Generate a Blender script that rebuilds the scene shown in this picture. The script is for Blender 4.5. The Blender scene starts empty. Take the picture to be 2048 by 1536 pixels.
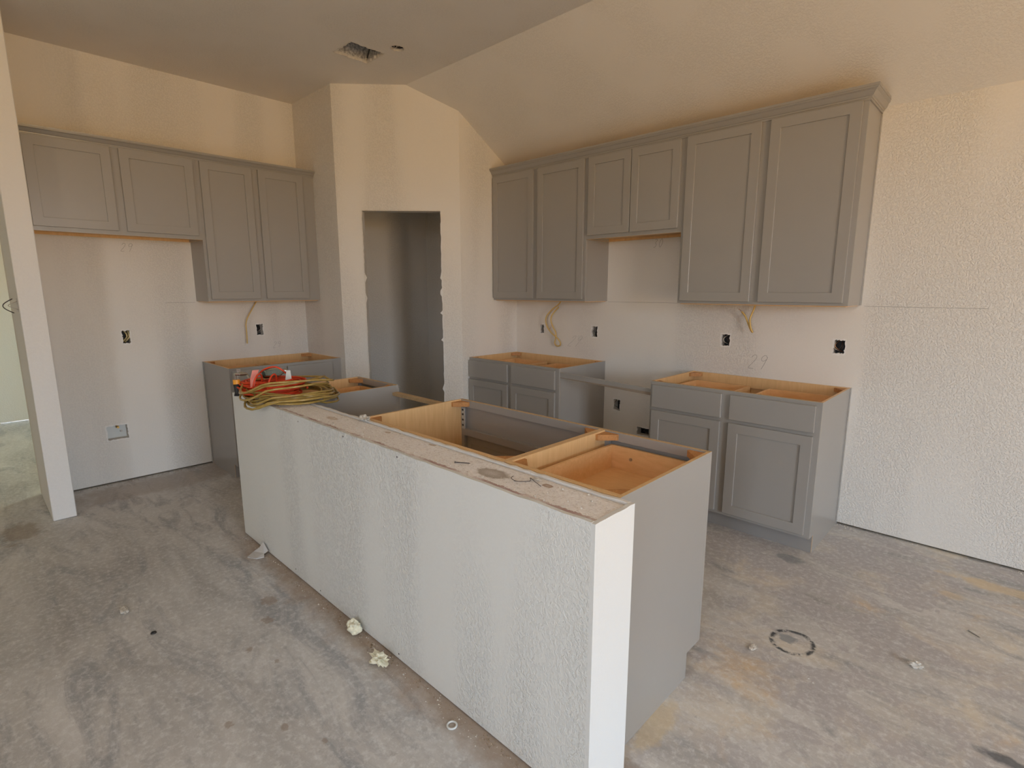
import bpy, bmesh, math, random
from mathutils import Vector, Matrix, noise
random.seed(7)
S = bpy.context.scene
COL = S.collection

# ------------------------------------------------------------------ camera
YAW, PITCH, ROLL, FPX = 2.3367, -0.1756, -0.0004, 1063.675
fw = Vector((math.cos(YAW)*math.cos(PITCH), math.sin(YAW)*math.cos(PITCH), math.sin(PITCH)))
rt = Vector((math.sin(YAW), -math.cos(YAW), 0))
up = rt.cross(fw)
r2 = rt*math.cos(ROLL) + up*math.sin(ROLL)
u2 = up*math.cos(ROLL) - rt*math.sin(ROLL)
cd = bpy.data.cameras.new('camera')
cam = bpy.data.objects.new('camera', cd)
COL.objects.link(cam)
cam.matrix_world = Matrix(((r2.x, u2.x, -fw.x, 4.8981), (r2.y, u2.y, -fw.y, -3.7187), (r2.z, u2.z, -fw.z, 1.4637), (0, 0, 0, 1)))
cd.sensor_fit = 'HORIZONTAL'
cd.sensor_width = 36.0
cd.lens = FPX*36.0/2048.0
cd.clip_start = 0.02
S.camera = cam

# ------------------------------------------------------------------ world and exposure
S.view_settings.view_transform = 'Standard'
S.view_settings.look = 'None'
S.view_settings.gamma = 1.0
S.view_settings.use_curve_mapping = False
S.view_settings.exposure = -0.36
S.cycles.use_denoising = True
S.cycles.max_bounces = 10
S.cycles.diffuse_bounces = 6
S.cycles.sample_clamp_indirect = 8.0
W = bpy.data.worlds.new('world')
S.world = W
W.use_nodes = True
wn = W.node_tree
bgn = wn.nodes['Background']
tc = wn.nodes.new('ShaderNodeTexCoord')
sp = wn.nodes.new('ShaderNodeSeparateXYZ')
rp = wn.nodes.new('ShaderNodeValToRGB')
wn.links.new(tc.outputs['Generated'], sp.inputs[0])
mr = wn.nodes.new('ShaderNodeMapRange')
mr.inputs[1].default_value = -1.0
mr.inputs[2].default_value = 1.0
wn.links.new(sp.outputs['Z'], mr.inputs[0])
wn.links.new(mr.outputs[0], rp.inputs[0])
GROUND = (0.74, 0.45, 0.165, 1)       # sunlit bare earth of the building lot
SKY = (0.74, 0.89, 1.06, 1)
e = rp.color_ramp.elements
e[0].position = 0.0
e[0].color = GROUND
e[1].position = 1.0
e[1].color = (0.62, 0.78, 1.0, 1)
k = rp.color_ramp.elements.new(0.49)
k.color = GROUND
k = rp.color_ramp.elements.new(0.51)
k.color = SKY
wn.links.new(rp.outputs[0], bgn.inputs[0])
bgn.inputs[1].default_value = 25.0

# window openings of the house (wall plane, span, sill, head): daylight comes in through these
EAST_X, SOUTH_Y, WEST_X = 9.5, -6.8, -3.15
WIN_EAST = [(-4.3, -2.7, 0.08, 2.5)]
WIN_SOUTH = [(5.0, 5.75, 0.9, 2.7)]
WIN_BACK = [(-2.75, -1.65, 0.8, 2.2)]

def portal(name, loc, rot, sx, sy):
    l = bpy.data.lights.new(name, 'AREA')
    l.shape = 'RECTANGLE'
    l.size = sx
    l.size_y = sy
    l.cycles.is_portal = True
    o = bpy.data.objects.new(name, l)
    o.location = loc
    o.rotation_euler = rot
    COL.objects.link(o)
for (a, b, z0, z1) in WIN_EAST:
    portal('window_portal', (EAST_X+0.06, (a+b)/2, (z0+z1)/2), (0, math.pi/2, 0), z1-z0, b-a)
for (a, b, z0, z1) in WIN_SOUTH:
    portal('window_portal', ((a+b)/2, SOUTH_Y-0.06, (z0+z1)/2), (math.pi/2, 0, 0), b-a, z1-z0)
for (a, b, z0, z1) in WIN_BACK:
    portal('window_portal', ((a+b)/2, 0.06, (z0+z1)/2), (-math.pi/2, 0, 0), b-a, z1-z0)

# ------------------------------------------------------------------ materials
def newmat(name):
    m = bpy.data.materials.new(name)
    m.use_nodes = True
    nt = m.node_tree
    return m, nt, nt.nodes['Principled BSDF']
def N(nt, t, **kw):
    n = nt.nodes.new(t)
    for k_, v in kw.items():
        setattr(n, k_, v)
    return n
def L(nt, a, b):
    nt.links.new(a, b)
def noise_tex(nt, vec, scale, detail=2.0, rough=0.5, dist=0.0):
    n = N(nt, 'ShaderNodeTexNoise')
    n.inputs['Scale'].default_value = scale
    n.inputs['Detail'].default_value = detail
    n.inputs['Roughness'].default_value = rough
    n.inputs['Distortion'].default_value = dist
    if vec is not None:
        L(nt, vec, n.inputs['Vector'])
    return n
def ramp(nt, fac, stops):
    r = N(nt, 'ShaderNodeValToRGB')
    els = r.color_ramp.elements
    while len(els) < len(stops):
        els.new(0.5)
    for el, (p_, c) in zip(els, stops):
        el.position = p_
        el.color = tuple(c) + (1,) if len(c) == 3 else c
    L(nt, fac, r.inputs[0])
    return r
def mix(nt, fac, a, b, mode='MIX'):
    m = N(nt, 'ShaderNodeMix', data_type='RGBA', blend_type=mode)
    for sock, v in ((m.inputs['Factor'], fac), (m.inputs['A'], a), (m.inputs['B'], b)):
        if hasattr(v, 'is_linked') or hasattr(v, 'links'):
            L(nt, v, sock)
        elif isinstance(v, (int, float)):
            sock.default_value = v
        else:
            sock.default_value = tuple(v) + ((1,) if len(v) == 3 else ())
    return m.outputs['Result']
def math_(nt, op, a, b=None):
    m = N(nt, 'ShaderNodeMath', operation=op)
    for i, v in enumerate((a, b)):
        if v is None:
            continue
        if isinstance(v, (int, float)):
            m.inputs[i].default_value = v
        else:
            L(nt, v, m.inputs[i])
    return m.outputs[0]
def objco(nt, scale=None, rot=None):
    t = N(nt, 'ShaderNodeTexCoord')
    if scale is None and rot is None:
        return t.outputs['Object']
    mp = N(nt, 'ShaderNodeMapping')
    if scale:
        mp.inputs['Scale'].default_value = scale
    if rot:
        mp.inputs['Rotation'].default_value = rot
    L(nt, t.outputs['Object'], mp.inputs['Vector'])
    return mp.outputs[0]
def simple(name, col, rough=0.6, metal=0.0, var=0.0, vscale=30, bump=0.0, bscale=200, coat=0.0):
    m, nt, b = newmat(name)
    b.inputs['Roughness'].default_value = rough
    b.inputs['Metallic'].default_value = metal
    b.inputs['Coat Weight'].default_value = coat
    co = objco(nt)
    n = noise_tex(nt, co, vscale, 3)
    c2 = tuple(max(0, c*(1-var)) for c in col)
    r = ramp(nt, n.outputs['Fac'], [(0.3, c2), (0.7, col)])
    L(nt, r.outputs[0], b.inputs['Base Color'])
    if bump:
        n2 = noise_tex(nt, co, bscale, 2)
        bp = N(nt, 'ShaderNodeBump')
        bp.inputs['Strength'].default_value = bump
        bp.inputs['Distance'].default_value = 0.002
        L(nt, n2.outputs['Fac'], bp.inputs['Height'])
        L(nt, bp.outputs[0], b.inputs['Normal'])
    return m

def drywall(name, col, tex=1.0, bands=True):
    """primed drywall with sprayed orange-peel relief that fades out on the taped, sanded joints"""
    m, nt, b = newmat(name)
    b.inputs['Roughness'].default_value = 0.75
    b.inputs['Specular IOR Level'].default_value = 0.3
    co = objco(nt)
    wv = N(nt, 'ShaderNodeTexNoise')
    mp = N(nt, 'ShaderNodeMapping')
    mp.inputs['Scale'].default_value = (2.3, 2.3, 0.28)
    L(nt, co, mp.inputs['Vector'])
    L(nt, mp.outputs[0], wv.inputs['Vector'])
    wv.inputs['Scale'].default_value = 1.15
    wv.inputs['Detail'].default_value = 1.5
    mask = ramp(nt, wv.outputs['Fac'], [(0.42, (0.1, 0.1, 0.1)), (0.56, (1, 1, 1))])
    n1 = noise_tex(nt, co, 95, 2.5, 0.6, 0.4)
    pe = ramp(nt, n1.outputs['Fac'], [(0.43, (0, 0, 0)), (0.6, (1, 1, 1))])
    h = math_(nt, 'MULTIPLY', pe.outputs[0], mask.outputs[0])
    n3 = noise_tex(nt, co, 420, 1)
    h2 = math_(nt, 'ADD', h, math_(nt, 'MULTIPLY', n3.outputs['Fac'], 0.12))
    bp = N(nt, 'ShaderNodeBump')
    bp.inputs['Strength'].default_value = 0.8*tex
    bp.inputs['Distance'].default_value = 0.0022
    L(nt, h2, bp.inputs['Height'])
    L(nt, bp.outputs[0], b.inputs['Normal'])
    dk = tuple(c*0.84 for c in col)
    base = mix(nt, math_(nt, 'MULTIPLY', h, 0.55*tex), col, dk)
    big = noise_tex(nt, co, 0.9, 3)
    base = mix(nt, math_(nt, 'MULTIPLY', big.outputs['Fac'], 0.10), base, tuple(c*0.8 for c in col))
    L(nt, base, b.inputs['Base Color'])
    return m

M = {}
WALLC = (0.785, 0.755, 0.705)
M['wall'] = drywall('primed_drywall', WALLC)
M['wall_smooth'] = drywall('smooth_drywall', (0.80, 0.785, 0.76), 0.25)
M['primer'] = drywall('fresh_primed_drywall', (0.765, 0.775, 0.755), 1.15)
M['primer_smooth'] = drywall('fresh_primed_drywall_end', (0.755, 0.765, 0.755), 0.2)
M['ceil'] = drywall('ceiling_drywall', WALLC, 0.5)
M['gypsum'] = simple('raw_gypsum_edge', (0.74, 0.70, 0.64), 0.95, var=0.15, vscale=60, bump=0.8, bscale=150)
M['lip'] = simple('torn_plaster_lip', (0.86, 0.84, 0.81), 0.95, var=0.1, vscale=60, bump=0.8, bscale=150)
M['plate'] = simple('sole_plate_wood', (0.16, 0.13, 0.09), 0.9, var=0.4, vscale=20)
M['paint'] = simple('grey_cabinet_paint', (0.338, 0.322, 0.298), 0.30, var=0.02, vscale=5)
M['paint'].node_tree.nodes['Principled BSDF'].inputs['Specular IOR Level'].default_value = 0.75
M['kickpaint'] = simple('grey_toe_kick', (0.30, 0.285, 0.27), 0.5, var=0.04, vscale=8)

def wood(name, c1, c2, rough=0.45, sc=(1.5, 14, 14)):
    m, nt, b = newmat(name)
    b.inputs['Roughness'].default_value = rough
    co = objco(nt, sc)
    n = noise_tex(nt, co, 3.0, 5, 0.6, 1.2)
    r = ramp(nt, n.outputs['Fac'], [(0.25, c2), (0.7, c1)])
    L(nt, r.outputs[0], b.inputs['Base Color'])
    return m
M['maple'] = wood('maple_veneer', (0.80, 0.53, 0.26), (0.70, 0.44, 0.20), 0.4, (14, 14, 1.5))
M['drawer'] = wood('drawer_wood', (0.80, 0.50, 0.24), (0.70, 0.41, 0.18), 0.4, (3, 14, 14))
M['block'] = wood('corner_block_wood', (0.62, 0.30, 0.10), (0.40, 0.17, 0.05), 0.6, (20, 20, 20))
M['rawwood'] = wood('raw_plywood_edge', (0.58, 0.42, 0.24), (0.44, 0.30, 0.16), 0.7, (20, 20, 20))
M['brownedge'] = wood('dusty_board_edge', (0.30, 0.24, 0.18), (0.24, 0.19, 0.14), 0.7, (20, 20, 20))
M['metal'] = simple('zinc_metal', (0.62, 0.62, 0.60), 0.32, 1.0, 0.2, 80)
M['steel_dull'] = simple('dull_galvanised', (0.78, 0.75, 0.70), 0.8, 0.0, 0.7, 60, 0.5, 120)
M['black'] = simple('black_plastic', (0.02, 0.02, 0.022), 0.5, var=0.2)
M['bluebox'] = simple('dark_plastic_box', (0.018, 0.019, 0.021), 0.6, var=0.3)
M['zincplate'] = simple('zinc_plated_clip', (0.62, 0.64, 0.62), 0.5, 0.3, 0.25, 80)
M['whiteplastic'] = simple('white_plastic', (0.70, 0.72, 0.70), 0.4, var=0.05)
M['brass'] = simple('brass', (0.62, 0.40, 0.12), 0.35, 1.0, 0.3, 60)
M['cable'] = simple('yellow_cable_sheath', (0.72, 0.50, 0.16), 0.5, var=0.1)
M['wirewhite'] = simple('white_wire', (0.55, 0.50, 0.44), 0.5, var=0.1)
M['wiredark'] = simple('dark_wire', (0.06, 0.05, 0.05), 0.5, var=0.1)
M['wireyellow'] = simple('pale_yellow_wire', (0.70, 0.58, 0.30), 0.5, var=0.1)
M['copper'] = simple('bare_copper', (0.55, 0.28, 0.15), 0.4, 0.8, 0.1)
M['orange'] = simple('orange_cord_rubber', (0.78, 0.070, 0.018), 0.42, var=0.15, vscale=20)
M['tag'] = simple('pink_paper_tag', (0.85, 0.30, 0.25), 0.6, var=0.1)
M['orangeplug'] = simple('amber_plastic', (0.85, 0.36, 0.03), 0.4, var=0.1)
M['pencil'] = simple('pencil_lead', (0.33, 0.31, 0.29), 0.7, var=0.2)
M['foam'] = simple('pale_foam', (0.80, 0.77, 0.60), 0.9, var=0.12, vscale=60, bump=1.0, bscale=120)
M['paper'] = simple('grey_drywall_paper', (0.56, 0.54, 0.52), 0.85, var=0.05)
M['crumb'] = simple('plaster_crumb', (0.72, 0.68, 0.61), 0.95, var=0.3, vscale=90)
M['dustwood'] = simple('sawdust_crumb', (0.36, 0.28, 0.20), 0.95, var=0.4, vscale=90)
M['frame'] = simple('white_vinyl_frame', (0.8, 0.8, 0.79), 0.4, var=0.02)

def hose_mat():
    m, nt, b = newmat('translucent_amber_hose')
    co = objco(nt)
    n = noise_tex(nt, co, 25, 3)
    r = ramp(nt, n.outputs['Fac'], [(0.3, (0.40, 0.27, 0.06)), (0.7, (0.60, 0.42, 0.13))])
    L(nt, r.outputs[0], b.inputs['Base Color'])
    b.inputs['Roughness'].default_value = 0.25
    b.inputs['Transmission Weight'].default_value = 0.25
    b.inputs['Coat Weight'].default_value = 0.3
    return m
M['hose'] = hose_mat()
def glass_mat(name, col, rough=0.05):
    m, nt, b = newmat(name)
    b.inputs['Base Color'].default_value = col + (1,)
    b.inputs['Roughness'].default_value = rough
    b.inputs['Transmission Weight'].default_value = 1.0
    b.inputs['IOR'].default_value = 1.3
    return m
M['clear'] = glass_mat('clear_plastic', (0.85, 0.95, 0.92))
def pane_mat():
    m, nt, b = newmat('low_e_window_pane')
    tr = N(nt, 'ShaderNodeBsdfTransparent')
    tr.inputs[0].default_value = (0.90, 1.0, 0.74, 1)
    L(nt, tr.outputs[0], nt.nodes['Material Output'].inputs['Surface'])
    return m
M['pane'] = pane_mat()

def cap_mat():
    """bare top of the half wall: pinkish spattered plaster, with a brown ring stain and rust-red front seam"""
    m, nt, b = newmat('spattered_plaster_top')
    b.inputs['Roughness'].default_value = 0.95
    co = objco(nt)
    n = noise_tex(nt, co, 130, 3, 0.7)
    c = ramp(nt, n.outputs['Fac'], [(0.28, (0.50, 0.46, 0.44)), (0.42, (0.86, 0.83, 0.82)), (0.62, (0.94, 0.93, 0.93))]).outputs[0]
    n2 = noise_tex(nt, co, 3.5, 4)
    c = mix(nt, ramp(nt, n2.outputs['Fac'], [(0.45, (0, 0, 0)), (0.7, (0.35, 0.35, 0.35))]).outputs[0], c, (0.80, 0.75, 0.71))
    sx = N(nt, 'ShaderNodeSeparateXYZ')
    L(nt, co, sx.inputs[0])
    # rust-red torn paper line along the front edge
    n3 = noise_tex(nt, co, 45, 4, 0.7)
    yd = math_(nt, 'SUBTRACT', sx.outputs['Y'], -2.634)
    band = math_(nt, 'LESS_THAN', math_(nt, 'ABSOLUTE', math_(nt, 'ADD', yd, math_(nt, 'MULTIPLY', math_(nt, 'SUBTRACT', n3.outputs['Fac'], 0.5), 0.03))), 0.008)
    n4 = noise_tex(nt, co, 9, 3)
    band = math_(nt, 'MULTIPLY', band, ramp(nt, n4.outputs['Fac'], [(0.4, (0.1, 0.1, 0.1)), (0.62, (0.75, 0.75, 0.75))]).outputs[0])
    c = mix(nt, band, c, (0.34, 0.17, 0.15))
    # stains with their own shapes
    for (x, y, ax, ay, col, k_) in ((3.702, -2.567, 0.072, 0.042, (0.30, 0.24, 0.17), 0.75), (3.905, -2.529, 0.022, 0.014, (0.30, 0.16, 0.07), 0.8),
                                    (2.62, -2.56, 0.05, 0.02, (0.45, 0.28, 0.12), 0.5), (3.30, -2.50, 0.02, 0.012, (0.42, 0.28, 0.15), 0.7), (3.02, -2.52, 0.018, 0.01, (0.42, 0.26, 0.13), 0.7)):
        dx = math_(nt, 'DIVIDE', math_(nt, 'SUBTRACT', sx.outputs['X'], x), ax)
        dy = math_(nt, 'DIVIDE', math_(nt, 'SUBTRACT', sx.outputs['Y'], y), ay)
        d = math_(nt, 'SQRT', math_(nt, 'ADD', math_(nt, 'MULTIPLY', dx, dx), math_(nt, 'MULTIPLY', dy, dy)))
        d = math_(nt, 'ADD', d, math_(nt, 'MULTIPLY', math_(nt, 'SUBTRACT', n3.outputs['Fac'], 0.5), 0.6))
        f = ramp(nt, d, [(0.0, (k_*0.6,)*3), (0.75, (k_,)*3), (1.0, (0, 0, 0))]).outputs[0]
        c = mix(nt, f, c, col)
    L(nt, c, b.inputs['Base Color'])
    bp = N(nt, 'ShaderNodeBump')
    bp.inputs['Strength'].default_value = 0.8
    bp.inputs['Distance'].default_value = 0.003
    L(nt, n.outputs['Fac'], bp.inputs['Height'])
    L(nt, bp.outputs[0], b.inputs['Normal'])
    return m
M['cap'] = cap_mat()

def floor_mat():
    m, nt, b = newmat('bare_concrete_slab')
    co = objco(nt)
    sx = N(nt, 'ShaderNodeSeparateXYZ')
    L(nt, co, sx.inputs[0])
    st = objco(nt, (0.55, 1.5, 1), (0, 0, 0.45))
    a = noise_tex(nt, st, 1.6, 7, 0.62, 0.8)
    base = ramp(nt, a.outputs['Fac'], [(0.28, (0.25, 0.222, 0.198)), (0.45, (0.37, 0.335, 0.30)), (0.62, (0.475, 0.43, 0.385)), (0.8, (0.53, 0.485, 0.44))]).outputs[0]
    # bluish grey smears
    n2 = noise_tex(nt, objco(nt, (0.7, 2.2, 1), (0, 0, 0.3)), 2.3, 7, 0.68, 1.3)
    f2 = ramp(nt, n2.outputs['Fac'], [(0.50, (0, 0, 0)), (0.64, (0.75, 0.75, 0.75))]).outputs[0]
    base = mix(nt, f2, base, (0.225, 0.215, 0.21))
    # mauve trowelled patches with crisp edges, on the side by the range wall
    side = ramp(nt, math_(nt, 'MULTIPLY', math_(nt, 'ADD', sx.outputs['Y'], 3.2), 0.5), [(0.25, (0, 0, 0)), (0.65, (1, 1, 1))]).outputs[0]
    n3 = noise_tex(nt, objco(nt, (1, 1.6, 1), (0, 0, 0.5)), 2.1, 6, 0.68, 1.1)
    f3 = math_(nt, 'MULTIPLY', ramp(nt, n3.outputs['Fac'], [(0.49, (0, 0, 0)), (0.515, (0.8, 0.8, 0.8))]).outputs[0], side)
    base = mix(nt, f3, base, (0.345, 0.305, 0.285))
    n4 = noise_tex(nt, objco(nt, (1, 1, 1), (0, 0, -0.4)), 2.6, 6, 0.62, 0.7)
    f4 = math_(nt, 'MULTIPLY', ramp(nt, n4.outputs['Fac'], [(0.50, (0, 0, 0)), (0.66, (0.62, 0.62, 0.62))]).outputs[0], side)
    base = mix(nt, f4, base, (0.56, 0.46, 0.335))
    n5 = noise_tex(nt, objco(nt, (1, 1, 1), (0.5, 0, 1.0)), 2.0, 5, 0.6, 0.4)
    f5 = math_(nt, 'MULTIPLY', ramp(nt, n5.outputs['Fac'], [(0.60, (0, 0, 0)), (0.72, (0.65, 0.65, 0.65))]).outputs[0], side)
    base = mix(nt, f5, base, (0.56, 0.36, 0.16))
    # white plaster overspray dust and pitting
    n6 = noise_tex(nt, co, 38, 6, 0.75)
    f6 = ramp(nt, n6.outputs['Fac'], [(0.48, (0, 0, 0)), (0.68, (0.6, 0.6, 0.6))]).outputs[0]
    base = mix(nt, f6, base, (0.62, 0.58, 0.53))
    n7 = noise_tex(nt, co, 22, 5, 0.7)
    f7 = ramp(nt, n7.outputs['Fac'], [(0.26, (0.5, 0.5, 0.5)), (0.42, (0, 0, 0))]).outputs[0]
    base = mix(nt, f7, base, (0.20, 0.175, 0.155))
    # brown sawdust drift along the foot of the half wall
    wob = noise_tex(nt, co, 7, 5, 0.65)
    wob2 = noise_tex(nt, co, 28, 5, 0.65)
    dw = math_(nt, 'ADD', math_(nt, 'ABSOLUTE', math_(nt, 'SUBTRACT', sx.outputs['Y'], -2.67)), math_(nt, 'MULTIPLY', math_(nt, 'SUBTRACT', wob.outputs['Fac'], 0.5), 0.30))
    fd = ramp(nt, dw, [(0.02, (0.75, 0.75, 0.75)), (0.085, (0.35, 0.35, 0.35)), (0.13, (0, 0, 0))]).outputs[0]
    xin = ramp(nt, math_(nt, 'DIVIDE', math_(nt, 'SUBTRACT', sx.outputs['X'], 1.35), 3.1), [(0.03, (0, 0, 0)), (0.15, (1, 1, 1)), (0.88, (1, 1, 1)), (0.97, (0, 0, 0))]).outputs[0]
    base = mix(nt, math_(nt, 'MULTIPLY', fd, xin), base, (0.25, 0.165, 0.105))
    # brown blots by the nook wall end and over the nook floor, the oily ring, small rust drops
    def blot(base, x, y, ax, ay, col, k_, wobble=0.9, ring=None):
        dx = math_(nt, 'DIVIDE', math_(nt, 'SUBTRACT', sx.outputs['X'], x), ax)
        dy = math_(nt, 'DIVIDE', math_(nt, 'SUBTRACT', sx.outputs['Y'], y), ay)
        d = math_(nt, 'SQRT', math_(nt, 'ADD', math_(nt, 'MULTIPLY', dx, dx), math_(nt, 'MULTIPLY', dy, dy)))
        d = math_(nt, 'ADD', d, math_(nt, 'MULTIPLY', math_(nt, 'SUBTRACT', (wob2 if max(ax, ay) < 0.07 else wob).outputs['Fac'], 0.5), wobble))
        if ring:
            st_ = [(ring-0.17, (0, 0, 0)), (ring-0.05, (k_,)*3), (ring+0.03, (k_,)*3), (min(1, ring+0.10), (0, 0, 0))]
        else:
            st_ = [(0.0, (k_,)*3), (0.6, (k_,)*3), (1.0, (0, 0, 0))]
        f = ramp(nt, d, st_).outputs[0]
        if ring:
            f = math_(nt, 'MULTIPLY', f, ramp(nt, wob2.outputs['Fac'], [(0.40, (0.0,)*3), (0.52, (1,)*3)]).outputs[0])
        return mix(nt, f, base, col)
    base = blot(base, 0.62, -3.60, 0.20, 0.10, (0.20, 0.14, 0.09), 0.6, 2.6)
    base = blot(base, 0.35, -3.85, 0.18, 0.08, (0.22, 0.15, 0.09), 0.6, 2.6)
    base = blot(base, 0.25, -2.75, 0.26, 0.75, (0.27, 0.20, 0.15), 0.45, 1.8)
    base = blot(base, 4.352, -1.447, 0.094, 0.100, (0.03, 0.035, 0.04), 0.95, 0.35, ring=0.85)
    base = blot(base, 4.325, -1.435, 0.045, 0.035, (0.16, 0.17, 0.18), 0.7, 1.8)
    base = blot(base, 4.14, -0.69, 0.11, 0.05, (0.13, 0.14, 0.15), 0.55, 2.6)
    base = blot(base, 5.02, -1.60, 0.10, 0.03, (0.06, 0.065, 0.07), 0.8, 2.2)
    base = blot(base, 4.96, -0.30, 0.28, 0.06, (0.54, 0.39, 0.21), 0.6, 2.4)
    base = blot(base, 4.80, -0.53, 0.07, 0.05, (0.50, 0.37, 0.22), 0.5, 2.4)
    base = blot(base, 4.15, -2.25, 0.05, 0.22, (0.52, 0.38, 0.20), 0.5, 2.6)
    base = blot(base, 4.20, -2.46, 0.08, 0.06, (0.26, 0.19, 0.14), 0.55, 2.2)
    for (x, y, r_) in ((2.75, -3.05, 0.02), (2.9, -3.0, 0.015), (2.6, -2.92, 0.035), (3.25, -3.12, 0.02), (3.1, -3.25, 0.02), (1.9, -3.9, 0.03), (3.4, -3.05, 0.015), (2.45, -2.85, 0.05)):
        base = blot(base, x, y, r_, r_*0.8, (0.24, 0.165, 0.115), 0.6, 2.8)
    base = mix(nt, 1.0, base, (1.28, 1.39, 1.50), 'MULTIPLY')
    L(nt, base, b.inputs['Base Color'])
    rr = ramp(nt, a.outputs['Fac'], [(0.3, (0.5,)*3), (0.7, (0.75,)*3)])
    L(nt, rr.outputs[0], b.inputs['Roughness'])
    bp = N(nt, 'ShaderNodeBump')
    bp.inputs['Strength'].default_value = 0.35
    bp.inputs['Distance'].default_value = 0.004
    L(nt, n6.outputs['Fac'], bp.inputs['Height'])
    L(nt, bp.outputs[0], b.inputs['Normal'])
    return m
M['floor'] = floor_mat()

# ------------------------------------------------------------------ mesh helpers
class MB:
    def __init__(s):
        s.v, s.f, s.m = [], [], []
    def quad(s, pts, mi=0):
        i = len(s.v)
        s.v += [tuple(p_) for p_ in pts]
        s.f.append(tuple(range(i, i+len(pts))))
        s.m.append(mi)
    def box(s, x0, x1, y0, y1, z0, z1, mi=0, fm=None):
        """fm: {'-x','+x','-y','+y','-z','+z'} -> material index"""
        i = len(s.v)
        s.v += [(x, y, z) for z in (z0, z1) for y in (y0, y1) for x in (x0, x1)]
        fs = {'-z': (0, 2, 3, 1), '+z': (4, 5, 7, 6), '-y': (0, 1, 5, 4), '+y': (2, 6, 7, 3), '-x': (0, 4, 6, 2), '+x': (1, 3, 7, 5)}
        for k_, q in fs.items():
            s.f.append(tuple(i+j for j in q))
            s.m.append((fm or {}).get(k_, mi))
        return s
    def prism(s, poly, fn, a, b, mi=0, ma=None, mb=None):
        """extrude a 2-D polygon from a to b; fn(u, v, t) gives the point"""
        n = len(poly)
        i = len(s.v)
        s.v += [fn(u, v, a) for u, v in poly] + [fn(u, v, b) for u, v in poly]
        s.f.append(tuple(range(i, i+n)))
        s.m.append(mi if ma is None else ma)
        s.f.append(tuple(range(i+2*n-1, i+n-1, -1)))
        s.m.append(mi if mb is None else mb)
        for j in range(n):
            k_ = (j+1) % n
            s.f.append((i+j, i+n+j, i+n+k_, i+k_))
            s.m.append(mi)
        return s
    def tube(s, pts, r, seg=6, mi=0, close=False, cap=True):
        pts = [Vector(p_) for p_ in pts]
        n = len(pts)
        i0 = len(s.v)
        prev = None
        for j, p_ in enumerate(pts):
            if close:
                t = pts[(j+1) % n]-pts[j-1]
            else:
                t = pts[min(j+1, n-1)]-pts[max(j-1, 0)]
            t.normalize()
            if prev is None:
                a = Vector((0, 0, 1)) if abs(t.z) < 0.9 else Vector((1, 0, 0))
                nrm = t.cross(a).normalized()
            else:
                nrm = (prev-t*prev.dot(t)).normalized()
            prev = nrm
            bn = t.cross(nrm)
            rr = r[j] if isinstance(r, (list, tuple)) else r
            for q in range(seg):
                an = 2*math.pi*q/seg
                s.v.append(tuple(p_+(nrm*math.cos(an)+bn*math.sin(an))*rr))
        for j in range(n if close else n-1):
            a0, b0 = i0+j*seg, i0+((j+1) % n)*seg
            for q in range(seg):
                w = (q+1) % seg
                s.f.append((a0+q, a0+w, b0+w, b0+q))
                s.m.append(mi)
        if cap and not close:
            s.f.append(tuple(i0+q for q in range(seg-1, -1, -1)))
            s.m.append(mi)
            s.f.append(tuple(i0+(n-1)*seg+q for q in range(seg)))
            s.m.append(mi)
        return s
    def build(s, name, mats, parent=None, smooth=False, bevel=0.0, fix=True):
        me = bpy.data.meshes.new(name)
        me.from_pydata(s.v, [], s.f)
        if not isinstance(mats, (list, tuple)):
            mats = [mats]
        for m_ in mats:
            me.materials.append(M[m_] if isinstance(m_, str) else m_)
        me.polygons.foreach_set('material_index', s.m)
        if fix:
            bm = bmesh.new()
            bm.from_mesh(me)
            bmesh.ops.remove_doubles(bm, verts=bm.verts, dist=1e-6)
            bmesh.ops.recalc_face_normals(bm, faces=bm.faces)
            bm.to_mesh(me)
            bm.free()
        if smooth:
            me.polygons.foreach_set('use_smooth', [True]*len(me.polygons))
        me.update()
        o = bpy.data.objects.new(name, me)
        COL.objects.link(o)
        if parent:
            o.parent = parent
        if bevel:
            bv = o.modifiers.new('bevel', 'BEVEL')
            bv.width = bevel
            bv.segments = 1
            bv.limit_method = 'ANGLE'
        return o
def tag(o, label, cat, group=None, kind=None):
    o['label'] = label
    o['category'] = cat
    if group:
        o['group'] = group
    if kind:
        o['kind'] = kind
    return o
def struct(o, label=None):
    o['kind'] = 'structure'
    if label:
        o['label'] = label
    return o
def empty(name, loc, rz=0.0):
    o = bpy.data.objects.new(name, None)
    o.location = loc
    o.rotation_euler = (0, 0, rz)
    o.empty_display_size = 0.1
    COL.objects.link(o)
    return o

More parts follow.
